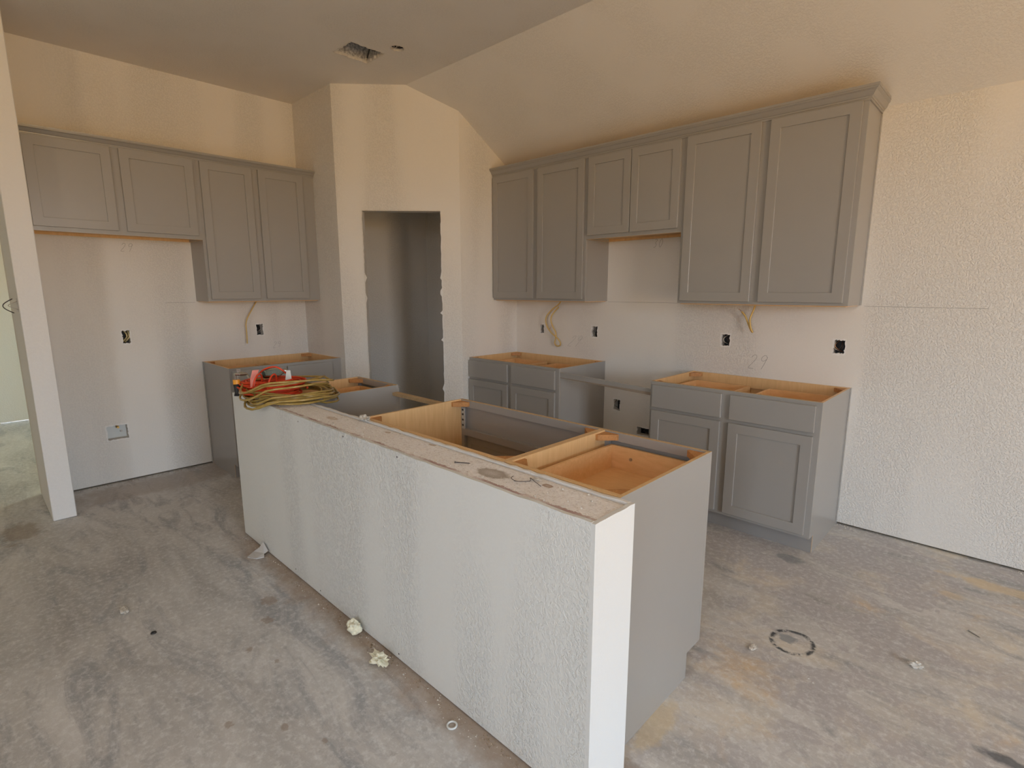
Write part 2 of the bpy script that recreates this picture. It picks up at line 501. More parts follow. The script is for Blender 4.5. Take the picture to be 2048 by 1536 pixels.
def slab(u0, u1, v0, v1, holes, th, fn, mb=None, mi=0):
    """flat sheet u x v with rectangular holes, extruded from t=0 to t=th; fn(u, v, t)"""
    mb = mb or MB()
    us = sorted({u0, u1, *[h[0] for h in holes], *[h[1] for h in holes]})
    vs = sorted({v0, v1, *[h[2] for h in holes], *[h[3] for h in holes]})
    us = [u for u in us if u0 <= u <= u1]
    vs = [v for v in vs if v0 <= v <= v1]
    def solid(i, j):
        if i < 0 or j < 0 or i >= len(us)-1 or j >= len(vs)-1:
            return False
        cu, cv = (us[i]+us[i+1])/2, (vs[j]+vs[j+1])/2
        return not any(h[0] < cu < h[1] and h[2] < cv < h[3] for h in holes)
    for i in range(len(us)-1):
        for j in range(len(vs)-1):
            if not solid(i, j):
                continue
            a, b, c, d = us[i], us[i+1], vs[j], vs[j+1]
            mb.quad([fn(a, c, 0), fn(b, c, 0), fn(b, d, 0), fn(a, d, 0)], mi)
            mb.quad([fn(a, c, th), fn(a, d, th), fn(b, d, th), fn(b, c, th)], mi)
            if not solid(i-1, j):
                mb.quad([fn(a, c, 0), fn(a, d, 0), fn(a, d, th), fn(a, c, th)], mi)
            if not solid(i+1, j):
                mb.quad([fn(b, c, 0), fn(b, c, th), fn(b, d, th), fn(b, d, 0)], mi)
            if not solid(i, j-1):
                mb.quad([fn(a, c, 0), fn(a, c, th), fn(b, c, th), fn(b, c, 0)], mi)
            if not solid(i, j+1):
                mb.quad([fn(a, d, 0), fn(b, d, 0), fn(b, d, th), fn(a, d, th)], mi)
    return mb

# ------------------------------------------------------------------ the room shell
ZC, YB, ZR = 3.0744, -0.9928, 2.4595          # flat ceiling, break line, low end of the slope at the range wall
PX2, YD2, XD1, YD1 = 1.3846, -0.6896, 0.6903, -1.4258
SX, SY0, SY1 = 0.5621, -3.4476, -3.3276       # nook end wall
slope_z = lambda y: ZC+(ZR-ZC)*(y-YB)/(0-YB)
G = 0.012                                     # drywall stops this far above the slab

def clip_slope(o):
    bm = bmesh.new()
    bm.from_mesh(o.data)
    nrm = Vector((0, -(ZR-ZC)/(0-YB), 1)).normalized()
    bmesh.ops.bisect_plane(bm, geom=bm.verts[:]+bm.edges[:]+bm.faces[:], plane_co=(0, YB, ZC+0.015), plane_no=nrm, clear_outer=True)
    bm.to_mesh(o.data)
    bm.free()
    return o

mb = MB().box(WEST_X-0.1, EAST_X+0.1, SOUTH_Y-0.1, 0.1, -0.12, 0.0)
struct(mb.build('floor', 'floor'), 'bare stained grey and tan concrete slab floor')

# outlet holes (x or y span, z span)
OUT_R = {'a': (1.682, 1.730, 1.066, 1.154), 'b': (2.252, 2.318, 1.067, 1.163), 'c': (3.362, 3.430, 1.072, 1.160), 'd': (4.060, 4.127, 1.074, 1.163),
         'e': (2.496, 2.563, 0.472, 0.570), 'g': (2.725, 2.870, 0.305, 0.373)}
OUT_F = {'a': (-2.867, -2.813, 1.060, 1.163), 'b': (-1.888, -1.826, 1.065, 1.166), 'w': (-3.037, -2.902, 0.335, 0.450)}
# range wall (y = 0): x, z
fR = lambda u, v, t: (u, t, v)
o = slab(0.0, EAST_X, G, 3.2, list(OUT_R.values()), 0.11, fR).build('wall_range', 'wall')
wallR = struct(clip_slope(o), 'long white drywall kitchen wall behind the cooking range gap')
struct(MB().box(0, EAST_X, 0.013, 0.10, 0, G+0.02).build('sole_plate', 'plate', wallR))
# refrigerator wall (x = 0): y, z
fF = lambda u, v, t: (-t, u, v)
o = slab(SY0, 0.0, G, 3.2, list(OUT_F.values()), 0.12, fF).build('wall_refrigerator', 'wall')
wallF = struct(clip_slope(o), 'white drywall wall of the refrigerator nook')
struct(MB().box(-0.10, -0.013, SY0+.02, 0, 0, G+0.02).build('sole_plate', 'plate', wallF))
# nook end wall: a stub with a switch box on its hall side
SWB = (0.43, 0.505, 1.325, 1.415)
fS = lambda u, v, t: (u, SY0+t, v)
o = slab(0.0, SX, 0.002, ZC+0.01, [SWB], SY1-SY0, fS).build('wall_nook_end', 'wall_smooth', bevel=0.004)
struct(o, 'narrow white drywall wall end left of the refrigerator nook')
# pantry walls
o = slab(0.0, XD1, G, 3.2, [], 0.11, lambda u, v, t: (u, YD1+t, v)).build('wall_pantry_left', 'wall')
struct(clip_slope(o), 'short white wall beside the tall cabinets of the refrigerator wall')
o = slab(YD2, 0.0, G, 3.2, [], 0.11, lambda u, v, t: (PX2-t, u, v)).build('wall_pantry_right', 'wall')
struct(clip_slope(o), 'short white pantry wall meeting the range wall cabinets')
dv = Vector((PX2-XD1, YD2-YD1, 0))
DL = dv.length
dv.normalize()
dn = Vector((-dv.y, dv.x, 0))
fD = lambda u, v, t: (XD1+dv.x*u+dn.x*t, YD1+dv.y*u+dn.y*t, v)
D0, D1, DZ = 0.1942*DL, 0.8441*DL, 2.1135
o = slab(0.0, DL, G, 3.2, [(D0, D1, 0, DZ)], 0.115, fD).build('wall_pantry_front', 'wall')
wallP = struct(clip_slope(o), 'diagonal corner pantry wall with an open doorway')
# raw cut drywall edges round the doorway (ragged)
for (nm, u, sgn) in (('left', D0, 1), ('right', D1, -1)):
    e_ = MB()
    rnd = random.Random(3 if sgn > 0 else 11)
    zz, prof = 0.02, []
    while zz < DZ:
        big = rnd.random() < (0.10 if sgn < 0 else 0.03)
        prof.append((zz, (0.004+rnd.random()*0.006+(0.016 if big else 0))))
        zz += rnd.uniform(0.012, 0.05)
    prof.append((DZ, 0.005))
    for (za, wa), (zb, wb) in zip(prof, prof[1:]):
        e_.quad([fD(u, za, -0.0015), fD(u+sgn*wa, za, -0.0015), fD(u+sgn*wb, zb, -0.0015), fD(u, zb, -0.0015)])
        e_.quad([fD(u+sgn*wa, za, -0.0015), fD(u+sgn*wa*0.6, za, 0.011), fD(u+sgn*wb*0.6, zb, 0.011), fD(u+sgn*wb, zb, -0.0015)])
    struct(e_.build('ragged_drywall_edge', 'gypsum' if sgn > 0 else 'wall_smooth', wallP, fix=False))
e_ = slab(D0, D1, DZ-0.006, DZ, [], 0.10, lambda u, v, t: fD(u, v, 0.005+t))
struct(e_.build('header_edge', 'gypsum', wallP))
# ceilings
VENT = (1.238, 1.474, -1.688, -1.425)
CANC, CANR = (1.603, -1.412), 0.047
canh = (CANC[0]-0.08, CANC[0]+0.08, CANC[1]-0.08, CANC[1]+0.08)
mb = slab(WEST_X-0.1, EAST_X+0.1, SOUTH_Y-0.1, YB, [VENT, canh], 0.016, lambda u, v, t: (u, v, ZC+t))
NS = 32
for q in range(NS):
    a0, a1 = 2*math.pi*q/NS, 2*math.pi*(q+1)/NS
    def sq(a):
        c, s_ = math.cos(a), math.sin(a)
        k_ = 0.08/max(abs(c), abs(s_))
        return (CANC[0]+c*k_, CANC[1]+s_*k_)
    def ci(a, w=1.0):
        return (CANC[0]+math.cos(a)*CANR*w, CANC[1]+math.sin(a)*CANR*w)
    for zz in (ZC, ZC+0.016):
        mb.quad([(*sq(a0), zz), (*sq(a1), zz), (*ci(a1), zz), (*ci(a0), zz)])
    mb.quad([(*ci(a0), ZC), (*ci(a1), ZC), (*ci(a1), ZC+0.016), (*ci(a0), ZC+0.016)])
# the four corners of the square that the fan of quads leaves out
for sxn in (-1, 1):
    for syn in (-1, 1):
        pass
ceil = struct(mb.build('ceiling', 'ceil'), 'flat white drywall ceiling with a vent cut-out')
mb = MB()
P4 = [(YB, ZC), (0.0, ZR), (0.0, ZR+0.02), (YB, ZC+0.016)]
mb.prism(P4, lambda u, v, t: (t, u, v), -0.12, EAST_X+0.1)
struct(mb.build('ceiling_slope', 'ceil'), 'sloping drywall ceiling running down to the range wall')
# back room and hall behind the nook, outer walls with windows
struct(slab(SOUTH_Y, 0.0, G, ZC+.01, [], 0.1, lambda u, v, t: (WEST_X-t, u, v)).build('wall_hall', 'wall'), 'pale far wall of the bright hall')
struct(slab(WEST_X, -0.12, 0, ZC+.01, [w for w in WIN_BACK], 0.1, lambda u, v, t: (u, t, v)).build('wall_back_room', 'wall'))
struct(slab(WEST_X, -0.12, YB, 0.0, [], 0.016, lambda u, v, t: (u, v, ZC+t)).build('ceiling_back_room', 'ceil'))
struct(MB().box(WEST_X-.1, -0.013, -0.012+0.03, 0.09, 0, 0.03).build('baseboard_back_room', 'plate'))
struct(slab(SOUTH_Y, 0.11, 0, ZC+.01, [w for w in WIN_EAST], 0.12, lambda u, v, t: (EAST_X+t, u, v)).build('wall_east', 'wall'))
struct(slab(WEST_X-.1, EAST_X, 0, ZC+.01, [w for w in WIN_SOUTH], 0.12, lambda u, v, t: (u, SOUTH_Y-t, v)).build('wall_south', 'wall'))
nwin = 0
def window(fn, a, b, z0, z1, pane=None):
    global nwin
    nwin += 1
    f_ = MB()
    t = 0.05
    mid = (a+b)/2
    hs = [(a+t, mid-t/2, z0+t, z1-t), (mid+t/2, b-t, z0+t, z1-t)]
    slab(a, b, z0, z1, hs, 0.06, fn, f_)
    o_ = struct(f_.build('window_%d' % nwin, 'frame'))
    if pane:
        for h in hs:
            p_ = MB()
            p_.quad([fn(h[0], h[2], .03), fn(h[1], h[2], .03), fn(h[1], h[3], .03), fn(h[0], h[3], .03)])
            struct(p_.build('pane', pane, o_, fix=False))
for w in WIN_EAST:
    window(lambda u, v, t: (EAST_X+0.03+t, u, v), *w)
for w in WIN_SOUTH:
    window(lambda u, v, t: (u, SOUTH_Y-0.03-t, v), *w)
for w in WIN_BACK:
    window(lambda u, v, t: (u, 0.02+t, v), *w, pane='pane')

# ------------------------------------------------------------------ half wall of the island
HX0, HX1, HY0, HY1, HZ = 1.6205, 4.1719, -2.6577, -2.4685, 0.8765
hw = empty('wall_island', ((HX0+HX1)/2, (HY0+HY1)/2, 0))
struct(hw, 'white textured drywall half wall carrying the island')
ox, oy = (HX0+HX1)/2, (HY0+HY1)/2
def hwpart(mb, name, mat, **kw):
    o_ = mb.build(name, mat, hw, **kw)
    o_.matrix_parent_inverse = Matrix.Translation((-ox, -oy, 0))
    return struct(o_)
def wavy_top(x0, x1, ya, yb, zb, n, amp, seed, fn):
    """board standing on edge with a slightly uneven trowelled top"""
    m_ = MB()
    rnd = random.Random(seed)
    xs = [x0+(x1-x0)*i/n for i in range(n+1)]
    zt = [HZ+rnd.uniform(-amp, amp*0.6) for _ in xs]
    for i in range(n):
        a, b = xs[i], xs[i+1]
        m_.quad([fn(a, ya, zb), fn(b, ya, zb), fn(b, ya, zt[i+1]), fn(a, ya, zt[i])])
        m_.quad([fn(a, yb, zb), fn(a, yb, zt[i]), fn(b, yb, zt[i+1]), fn(b, yb, zb)])
        m_.quad([fn(a, ya, zt[i]), fn(b, ya, zt[i+1]), fn(b, yb, zt[i+1]), fn(a, yb, zt[i])])
        m_.quad([fn(a, ya, zb), fn(a, yb, zb), fn(b, yb, zb), fn(b, ya, zb)])
    for i, s_ in ((0, 1), (n, -1)):
        m_.quad([fn(xs[i], ya, zb), fn(xs[i], ya, zt[i]), fn(xs[i], yb, zt[i]), fn(xs[i], yb, zb)])
    return m_
idf = lambda x, y, z: (x, y, z)
hwpart(wavy_top(HX0, HX1-0.0135, HY0, HY0+0.0135, 0.006, 80, 0.0022, 1, idf), 'front_board', 'primer')
hwpart(wavy_top(HX0+.0135, HX1-0.0145, HY1-0.0125, HY1, 0.006, 80, 0.003, 2, idf), 'back_board', 'wall_smooth')
hwpart(wavy_top(HY0, HY1, -HX1, -HX1+0.0135, 0.006, 8, 0.0015, 3, lambda a, b, z: (-b, a, z)), 'end_board', 'primer_smooth')
hwpart(wavy_top(HY0+.0135, HY1, HX0, HX0+0.0135, 0.006, 8, 0.0015, 4, lambda a, b, z: (b, a, z)), 'end_board', 'wall')
# rough plaster-spattered top between the boards
c_ = MB()
nx, ny = 150, 10
rnd = random.Random(5)
gx = lambda i: HX0+0.013+(HX1-0.0145-HX0-0.013)*i/nx
gy = lambda j: HY0+0.0133+(HY1-0.0165-HY0-0.0133)*j/ny
zz = [[HZ-0.0035+rnd.uniform(-0.0008, 0.0010)-(0.004 if j == ny else 0) for j in range(ny+1)] for i in range(nx+1)]
for i in range(nx):
    for j in range(ny):
        c_.quad([(gx(i), gy(j), zz[i][j]), (gx(i+1), gy(j), zz[i+1][j]), (gx(i+1), gy(j+1), zz[i+1][j+1]), (gx(i), gy(j+1), zz[i][j+1])])
for i in range(nx):
    c_.quad([(gx(i), gy(ny), zz[i][ny]), (gx(i+1), gy(ny), zz[i+1][ny]), (gx(i+1), gy(ny), 0.8), (gx(i), gy(ny), 0.8)])
hwpart(c_, 'top_cap', 'cap', smooth=True)
hwpart(MB().box(HX0+.014, HX1-.016, HY0+.014, HY1-.013, 0, 0.83), 'stud_core', 'plate')

for (hx, hz) in [(2.474, 0.85), (2.897, 0.859), (3.291, 0.858), (2.321, 0.036), (2.588, 0.026), (3.249, 0.028)]:
    hwpart(MB().tube([(hx, HY0-0.0008, hz), (hx, HY0+0.002, hz)], 0.0035, 8), 'nail_dimple', 'wiredark')  # small dark discs stand in for the hollows of nail dimples

# ------------------------------------------------------------------ cabinets
BH, TH = 0.876, 0.019
def shaker(x0, x1, z0, z1, parent, sw=0.056):
    """one shaker door lying on the face frame (front at y = -TH)"""
    m_ = slab(x0, x1, z0, z1, [(x0+sw, x1-sw, z0+sw, z1-sw)], TH-0.001, lambda u, v, t: (u, -TH+t, v))
    d = m_.build('door', 'paint', parent, bevel=0.0012)
    MB().box(x0+sw-.002, x1-sw+.002, -TH+0.0085, -0.003, z0+sw-.002, z1-sw+.002).build('door_panel', 'paint', d)
    return d
def drawer(x0, x1, z0, z1, parent, box=None):
    d = MB().box(x0, x1, -TH, -0.001, z0, z1).build('drawer', 'paint', parent, bevel=0.002)
    if box:
        bx0, bx1, by0, by1, bz0, bz1 = box
        t = 0.013
        m_ = MB()
        m_.box(bx0, bx0+t, by0, by1, bz0, bz1)
        m_.box(bx1-t, bx1, by0, by1, bz0, bz1)
        m_.box(bx0+t, bx1-t, by0, by0+t, bz0, bz1)
        m_.box(bx0+t, bx1-t, by1-t, by1, bz0, bz1)
        m_.box(bx0+t, bx1-t, by0+t, by1-t, bz0+0.008, bz0+0.014)
        m_.build('drawer_box', 'drawer', d)
        for s_ in (0.72,):
            xx = bx0+(bx1-bx0)*s_
            MB().tube([(xx, by0+t+.0005, (bz0+bz1)/2+.012), (xx, by0+t+.004, (bz0+bz1)/2+.012)], 0.0065, 10).build('screw_head', 'metal', d)
    return d
def base_cabinet(loc, rz, w, d, doors, drawers, label, stiles, kd=0.075, kz=0.105, boxes=True, group=None, rail=0.697, blocks='frfl', fin=('-x', '+x')):
    root = empty('base_cabinet', loc, rz)
    tag(root, label, 'cabinet', group)
    t = 0.0135
    # side panels: grey outside, maple inside, notched for the toe space
    poly = [(TH, kz), (TH, BH), (d, BH), (d, 0.0), (kd, 0.0), (kd, kz)]
    for (a, b, outer) in ((0.0, t, 'a'), (w-t, w, 'b')):
        m_ = MB()
        m_.prism(poly, lambda u, v, q: (q, u, v), a, b, 1, ma=0 if outer == 'a' else 1, mb=0 if outer == 'b' else 1)
        m_.build('side_panel', ['paint', 'maple'], root)
    MB().box(t, w-t, d-0.006, d, kz, BH-0.001).build('back_panel', 'maple', root)
    MB().box(t, w-t, d-0.02, d-0.0062, BH-0.075, BH).build('nailing_rail', ['maple', 'rawwood'], root)
    MB().box(t, w-t, TH, d-0.006, kz, kz+0.013).build('bottom_panel', 'maple', root)
    MB().box(0.002 if True else 0, w-0.002, kd-0.004, kd+0.008, 0.0, kz-0.0005).build('toe_kick', 'kickpaint', root)
    # face frame with its openings
    zr = rail
    hs = []
    xs = [0.0]+[c for s_ in stiles for c in s_]+[w]
    for q in range(0, len(stiles)-1):
        a, b = stiles[q][1], stiles[q+1][0]
        hs.append((a, b, kz+0.04, zr-0.019))
        hs.append((a, b, zr+0.019, BH-0.038))
    m_ = slab(0.0, w, kz, BH, hs, TH, lambda u, v, q: (u, q, v))
    for i_, f_ in enumerate(m_.f):
        if all(abs(m_.v[j][2]-BH) < 1e-6 for j in f_):
            m_.m[i_] = 1
    m_.build('face_frame', ['paint', 'rawwood'], root, bevel=0.0008)
    for q in doors:
        shaker(*q, root)
    for (x0, x1, z0, z1) in drawers:
        bx = None
        if boxes:
            bx = (x0+0.035, x1-0.035, TH+0.004, d-0.07, z0+0.005, BH-0.052)
        drawer(x0, x1, z0, z1, root, bx)
    # triangular corner blocks under the worktop line
    L_, W_ = 0.095, 0.022
    for key in ('fl', 'fr', 'bl', 'br'):
        sx_ = 1 if key[1] == 'l' else -1
        cx = t if key[1] == 'l' else w-t
        sy_ = 1 if key[0] == 'f' else -1
        cy = TH if key[0] == 'f' else d-0.02
        pl = [(cx, cy), (cx+sx_*L_*0.72, cy), (cx+sx_*L_*0.72, cy+sy_*0.012), (cx+sx_*0.012, cy+sy_*L_*0.72), (cx, cy+sy_*L_*0.72)]
        MB().prism(pl, lambda u, v, q: (u, v, q), BH-0.030, BH-0.006).build('corner_block', 'block', root)
    return root
def wall_cabinet(loc, rz, w, d, z0, z1, doors, label, stiles, group=None, under=True):
    root = empty('wall_cabinet', loc, rz)
    tag(root, label, 'cabinet', group)
    t = 0.0135
    h = z1-z0
    for (a, b, outer) in ((0.0, t, 'a'), (w-t, w, 'b')):
        m_ = MB().box(a, b, TH, d, 0, h, 0, {'-z': 1})
        m_.build('side_panel', ['paint', 'maple'], root)
    MB().box(t, w-t, TH, d-0.006, -0.005 if h > 0.8 else 0.02, 0.012 if h > 0.8 else 0.033).build('bottom_panel', 'maple', root)
    MB().box(t, w-t, d-0.019, d-.0062, 0.0125 if h > 0.8 else 0.0, 0.055 if h > 0.8 else 0.0195).build('hanging_rail', 'maple', root)
    MB().box(t, w-t, TH, d-0.006, h-0.013, h).build('top_panel', 'maple', root)
    MB().box(t, w-t, d-0.006, d, 0, h).build('back_panel', 'maple', root)
    hs = []
    for q in range(len(stiles)-1):
        hs.append((stiles[q][1], stiles[q+1][0], 0.035, h-0.035))
    m_ = slab(0.0, w, 0, h, hs, TH, lambda u, v, q: (u, q, v))
    for i_, f_ in enumerate(m_.f):
        if all(abs(m_.v[j][2]) < 1e-6 for j in f_):
            m_.m[i_] = 1
    m_.build('face_frame', ['paint', 'maple'], root, bevel=0.0008)
    for (x0, x1, a, b) in doors:
        shaker(x0, x1, a-z0, b-z0, root)
    return root

UD, BD = 0.305, 0.61
UZ0, UZ1, UM = 1.372, 2.443, 1.840
X1, X2, X3, X4 = PX2+0.0005, 2.4030, 3.1730, 4.1800
def rel(q, x0):
    return (q[0]-x0, q[1]-x0, q[2], q[3])
# --- range wall, wall cabinets
u1 = wall_cabinet((X1, -UD, UZ0), 0, X2-X1, UD, UZ0, UZ1, [rel((1.396, 1.868, 1.390, 2.425), X1), rel((1.918, 2.382, 1.390, 2.425), X1)],
             'tall grey two-door wall cabinet next to the pantry wall, above the corner base cabinet', [(0, .04), (.475, .545), (X2-X1-.038, X2-X1)])
wall_cabinet((X2, -UD, UM), 0, X3-X2, UD, UM, UZ1, [rel((2.422, 2.782, 1.867, 2.425), X2), rel((2.788, 3.152, 1.867, 2.425), X2)],
             'short grey two-door wall cabinet over the range gap', [(0, .038), (X3-X2-.038, X3-X2)])
u3 = wall_cabinet((X3, -UD, UZ0), 0, X4-X3, UD, UZ0, UZ1, [rel((3.196, 3.651, 1.390, 2.427), X3), rel((3.703, 4.154, 1.390, 2.427), X3)],
             'tall grey two-door wall cabinet at the open end of the range wall', [(0, .04), (.46, .55), (X4-X3-.042, X4-X3)])
MB().box(X4-X3, X4-X3+0.006, UD-0.02, UD, 0, UZ1-UZ0-.02).build('scribe_strip', 'paint', u3)
# --- range wall, base cabinets
b1 = base_cabinet((X1, -BD, 0), 0, X2-X1, BD, [rel((1.394, 1.867, 0.126, 0.687), X1), rel((1.912, 2.371, 0.126, 0.687), X1)],
             [rel((1.394, 1.867, 0.708, 0.855), X1), rel((1.912, 2.371, 0.708, 0.855), X1)],
             'grey base cabinet with two drawers and two doors against the pantry side wall', [(0, .035), (.46, .55), (X2-X1-.038, X2-X1)])
b2 = base_cabinet((X3, -BD, 0), 0, X4-X3, BD, [rel((3.193, 3.647, 0.126, 0.687), X3), rel((3.700, 4.151, 0.126, 0.687), X3)],
             [rel((3.193, 3.649, 0.708, 0.855), X3), rel((3.700, 4.153, 0.708, 0.855), X3)],
             'grey base cabinet, two drawers over two doors, at the open end of the range wall', [(0, .035), (.46, .545), (X4-X3-.04, X4-X3)])
MB().box(X4-X3, X4-X3+0.005, BD-0.022, BD, 0, BH).build('scribe_strip', 'paint', b2)
# --- refrigerator wall
FY0, FY1 = -2.3388, -1.4263
R90 = math.pi/2
def relf(q):
    return (q[0]-FY0, q[1]-FY0, q[2], q[3])
fb = base_cabinet((BD, FY0, 0), R90, FY1-FY0, BD, [relf((-2.322, -1.908, 0.126, 0.687)), relf((-1.900, -1.514, 0.126, 0.687))],
             [relf((-2.322, -1.908, 0.708, 0.855)), relf((-1.900, -1.514, 0.708, 0.855))],
             'grey base cabinet with open top beside the refrigerator space', [(0, .035), (.415, .455), (FY1-FY0-.09, FY1-FY0)])
MB().box(0.0-0.005, 0.0, BD-0.022, BD, 0, BH).build('scribe_strip', 'paint', fb)
FZ1 = 2.425
wall_cabinet((UD, FY0, UZ0), R90, FY1-FY0, UD, UZ0, FZ1, [relf((-2.318, -1.947, 1.391, 2.409)), relf((-1.897, -1.531, 1.391, 2.409))],
             'tall grey two-door wall cabinet between the refrigerator space and the pantry', [(0, .04), (.37, .46), (FY1-FY0-.11, FY1-FY0)])
FYL = SY1+0.0005
def relg(q):
    return (q[0]-FYL, q[1]-FYL, q[2], q[3])
wall_cabinet((UD, FYL, 1.836), R90, FY0-FYL, UD, 1.836, FZ1, [relg((-3.305, -2.861, 1.864, 2.408)), relg((-2.812, -2.365, 1.864, 2.408))],
             'wide short grey two-door wall cabinet over the refrigerator space', [(0, .038), (.45, .53), (FY0-FYL-.04, FY0-FYL)])
# --- island
IY0, IYF = -2.4600, -1.8460
IX1, IX2, IX3, IX4, IX5 = 4.1214, 3.6491, 2.7170, 2.1060, 1.6374
ID = IYF-IY0
def isl(q, x1):
    return (x1-q[1], x1-q[0], q[2], q[3])
w1 = IX1-IX2
i1 = base_cabinet((IX1, IYF, 0), math.pi, w1-.001, ID, [(0.015, w1-.016, 0.126, 0.687)], [(0.015, w1-.016, 0.708, 0.855)],
             'narrow grey base cabinet with an empty open drawer at the free end of the island', [(0, .035), (w1-.036, w1-.001)], kd=0.109)
w2 = IX2-IX3
i2 = base_cabinet((IX2, IYF, 0), math.pi, w2, ID, [(0.015, w2/2-.003, 0.126, 0.687), (w2/2+.003, w2-.015, 0.126, 0.687)], [(0.015, w2-.015, 0.708, 0.855)],
             'wide open-topped grey sink base cabinet in the middle of the island', [(0, .035), (w2-.035, w2)], kd=0.109, boxes=False)
MB().box(w2-0.0155-.03, w2-0.0135-.004, TH+0.0005, TH+0.004, 0.716, 0.834).build('false_front_clip', 'zincplate', i2)
for zq in (0.735, 0.765, 0.795, 0.82):
    MB().box(w2-0.036, w2-0.026, TH+0.004, TH+0.0065, zq-.004, zq+.006).build('clip_slot', 'black', i2)
w3 = IX4-IX5
i3 = base_cabinet((IX4, IYF, 0), math.pi, w3, ID, [(0.015, w3-.015, 0.126, 0.687)], [(0.015, w3-.015, 0.708, 0.855)],
             'narrow open-topped grey base cabinet at the far end of the island, past the dishwasher gap', [(0, .035), (w3-.035, w3)], kd=0.109)

# --- loose stretchers across the appliance gaps
def board(name, p0, p1, dep, th, mats, label):
    """flat board between two end points (front top edge), depth towards +y"""
    m_ = MB()
    a, b = Vector(p0), Vector(p1)
    i = 0
    vs = []
    for (pt) in (a, b):
        for (dy, dz) in ((0, 0), (dep, 0), (dep, -th), (0, -th)):
            vs.append((pt.x, pt.y+dy, pt.z+dz))
    m_.v = vs
    m_.f = [(0, 1, 2, 3), (7, 6, 5, 4), (0, 4, 5, 1), (1, 5, 6, 2), (2, 6, 7, 3), (3, 7, 4, 0)]
    m_.m = [1, 1, 0, 1, 1, 1]
    o_ = m_.build(name, mats)
    return tag(o_, label, 'board')
m_ = MB()
a_, b_ = (X2+.0005, -0.598, 0.846), (X3-.0005, -0.598, 0.818)
sec = [(0, 0), (0.022, 0), (0.022, -0.042), (0, -0.042)]
rows = [[(p_[0], p_[1]+dy, p_[2]+dz) for dy, dz in sec] for p_ in (a_, b_)]
cut = [(a_[0], a_[1], a_[2]-0.038), (b_[0], b_[1], b_[2]-0.022)]
m_.quad([rows[0][0], rows[1][0], cut[1], cut[0]], 0)
m_.quad([cut[0], cut[1], rows[1][3], rows[0][3]], 1)
m_.quad([rows[0][0], rows[0][1], rows[1][1], rows[1][0]], 0)
m_.quad([rows[0][1], rows[0][2], rows[1][2], rows[1][1]], 1)
m_.quad([rows[0][2], rows[0][3], rows[1][3], rows[1][2]], 1)
m_.quad([rows[0][0], cut[0], rows[0][3], rows[0][2], rows[0][1]], 1)
m_.quad([rows[1][0], rows[1][1], rows[1][2], rows[1][3], cut[1]], 1)
tag(m_.build('stretcher_board', ['paint', 'brownedge']), 'thin grey board bridging the range gap between the base cabinets', 'board')
board('stretcher_board', (IX4+.0005, IYF-.045, 0.833), (IX3-.0005, IYF-.045, 0.833), 0.04, 0.019, ['rawwood', 'rawwood'], 'raw wood strip bridging the dishwasher gap in the island')

# --- crown mouldings
PROF = [(0.0, 0.0), (0.006, 0.0), (0.0065, 0.010), (0.010, 0.011), (0.011, 0.018), (0.016, 0.021), (0.022, 0.030), (0.030, 0.042), (0.0385, 0.048), (0.040, 0.050), (0.0405, 0.054), (0.044, 0.055), (0.045, 0.068), (0.0, 0.068)]
def sweep(path, prof):
    m_ = MB()
    rows = []
    for (o_, z_) in prof:
        rows.append([fn(o_, z_) for fn in path])
    n = len(prof)
    for q in range(len(path)-1):
        for j in range(n):
            k_ = (j+1) % n
            m_.quad([rows[j][q], rows[j][q+1], rows[k_][q+1], rows[k_][q]])
    m_.quad([rows[j][0] for j in range(n)])
    m_.quad([rows[j][-1] for j in range(n-1, -1, -1)])
    return m_
ZB = 2.4265
def yend(z):
    return -0.001 if z < ZR else YB+(z-ZC)*(0-YB)/(ZR-ZC)-0.001
path = [lambda o_, z_: (X1, -UD-o_, ZB+z_), lambda o_, z_: (X4+o_, -UD-o_, ZB+z_), lambda o_, z_: (X4+o_, min(-0.001, yend(ZB+z_)), ZB+z_)]
o = sweep(path, PROF).build('crown_moulding', 'paint')
tag(o, 'long grey crown moulding with mitred return along the tops of the range wall cabinets', 'moulding')
ZF = 2.410
PF = [(a, b*0.80) for a, b in PROF]
path = [lambda o_, z_: (UD+o_, FYL, ZF+z_), lambda o_, z_: (UD+o_, FY1, ZF+z_)]
o = sweep(path, PF).build('crown_moulding', 'paint')
tag(o, 'grey crown moulding along the tops of the refrigerator wall cabinets', 'moulding')

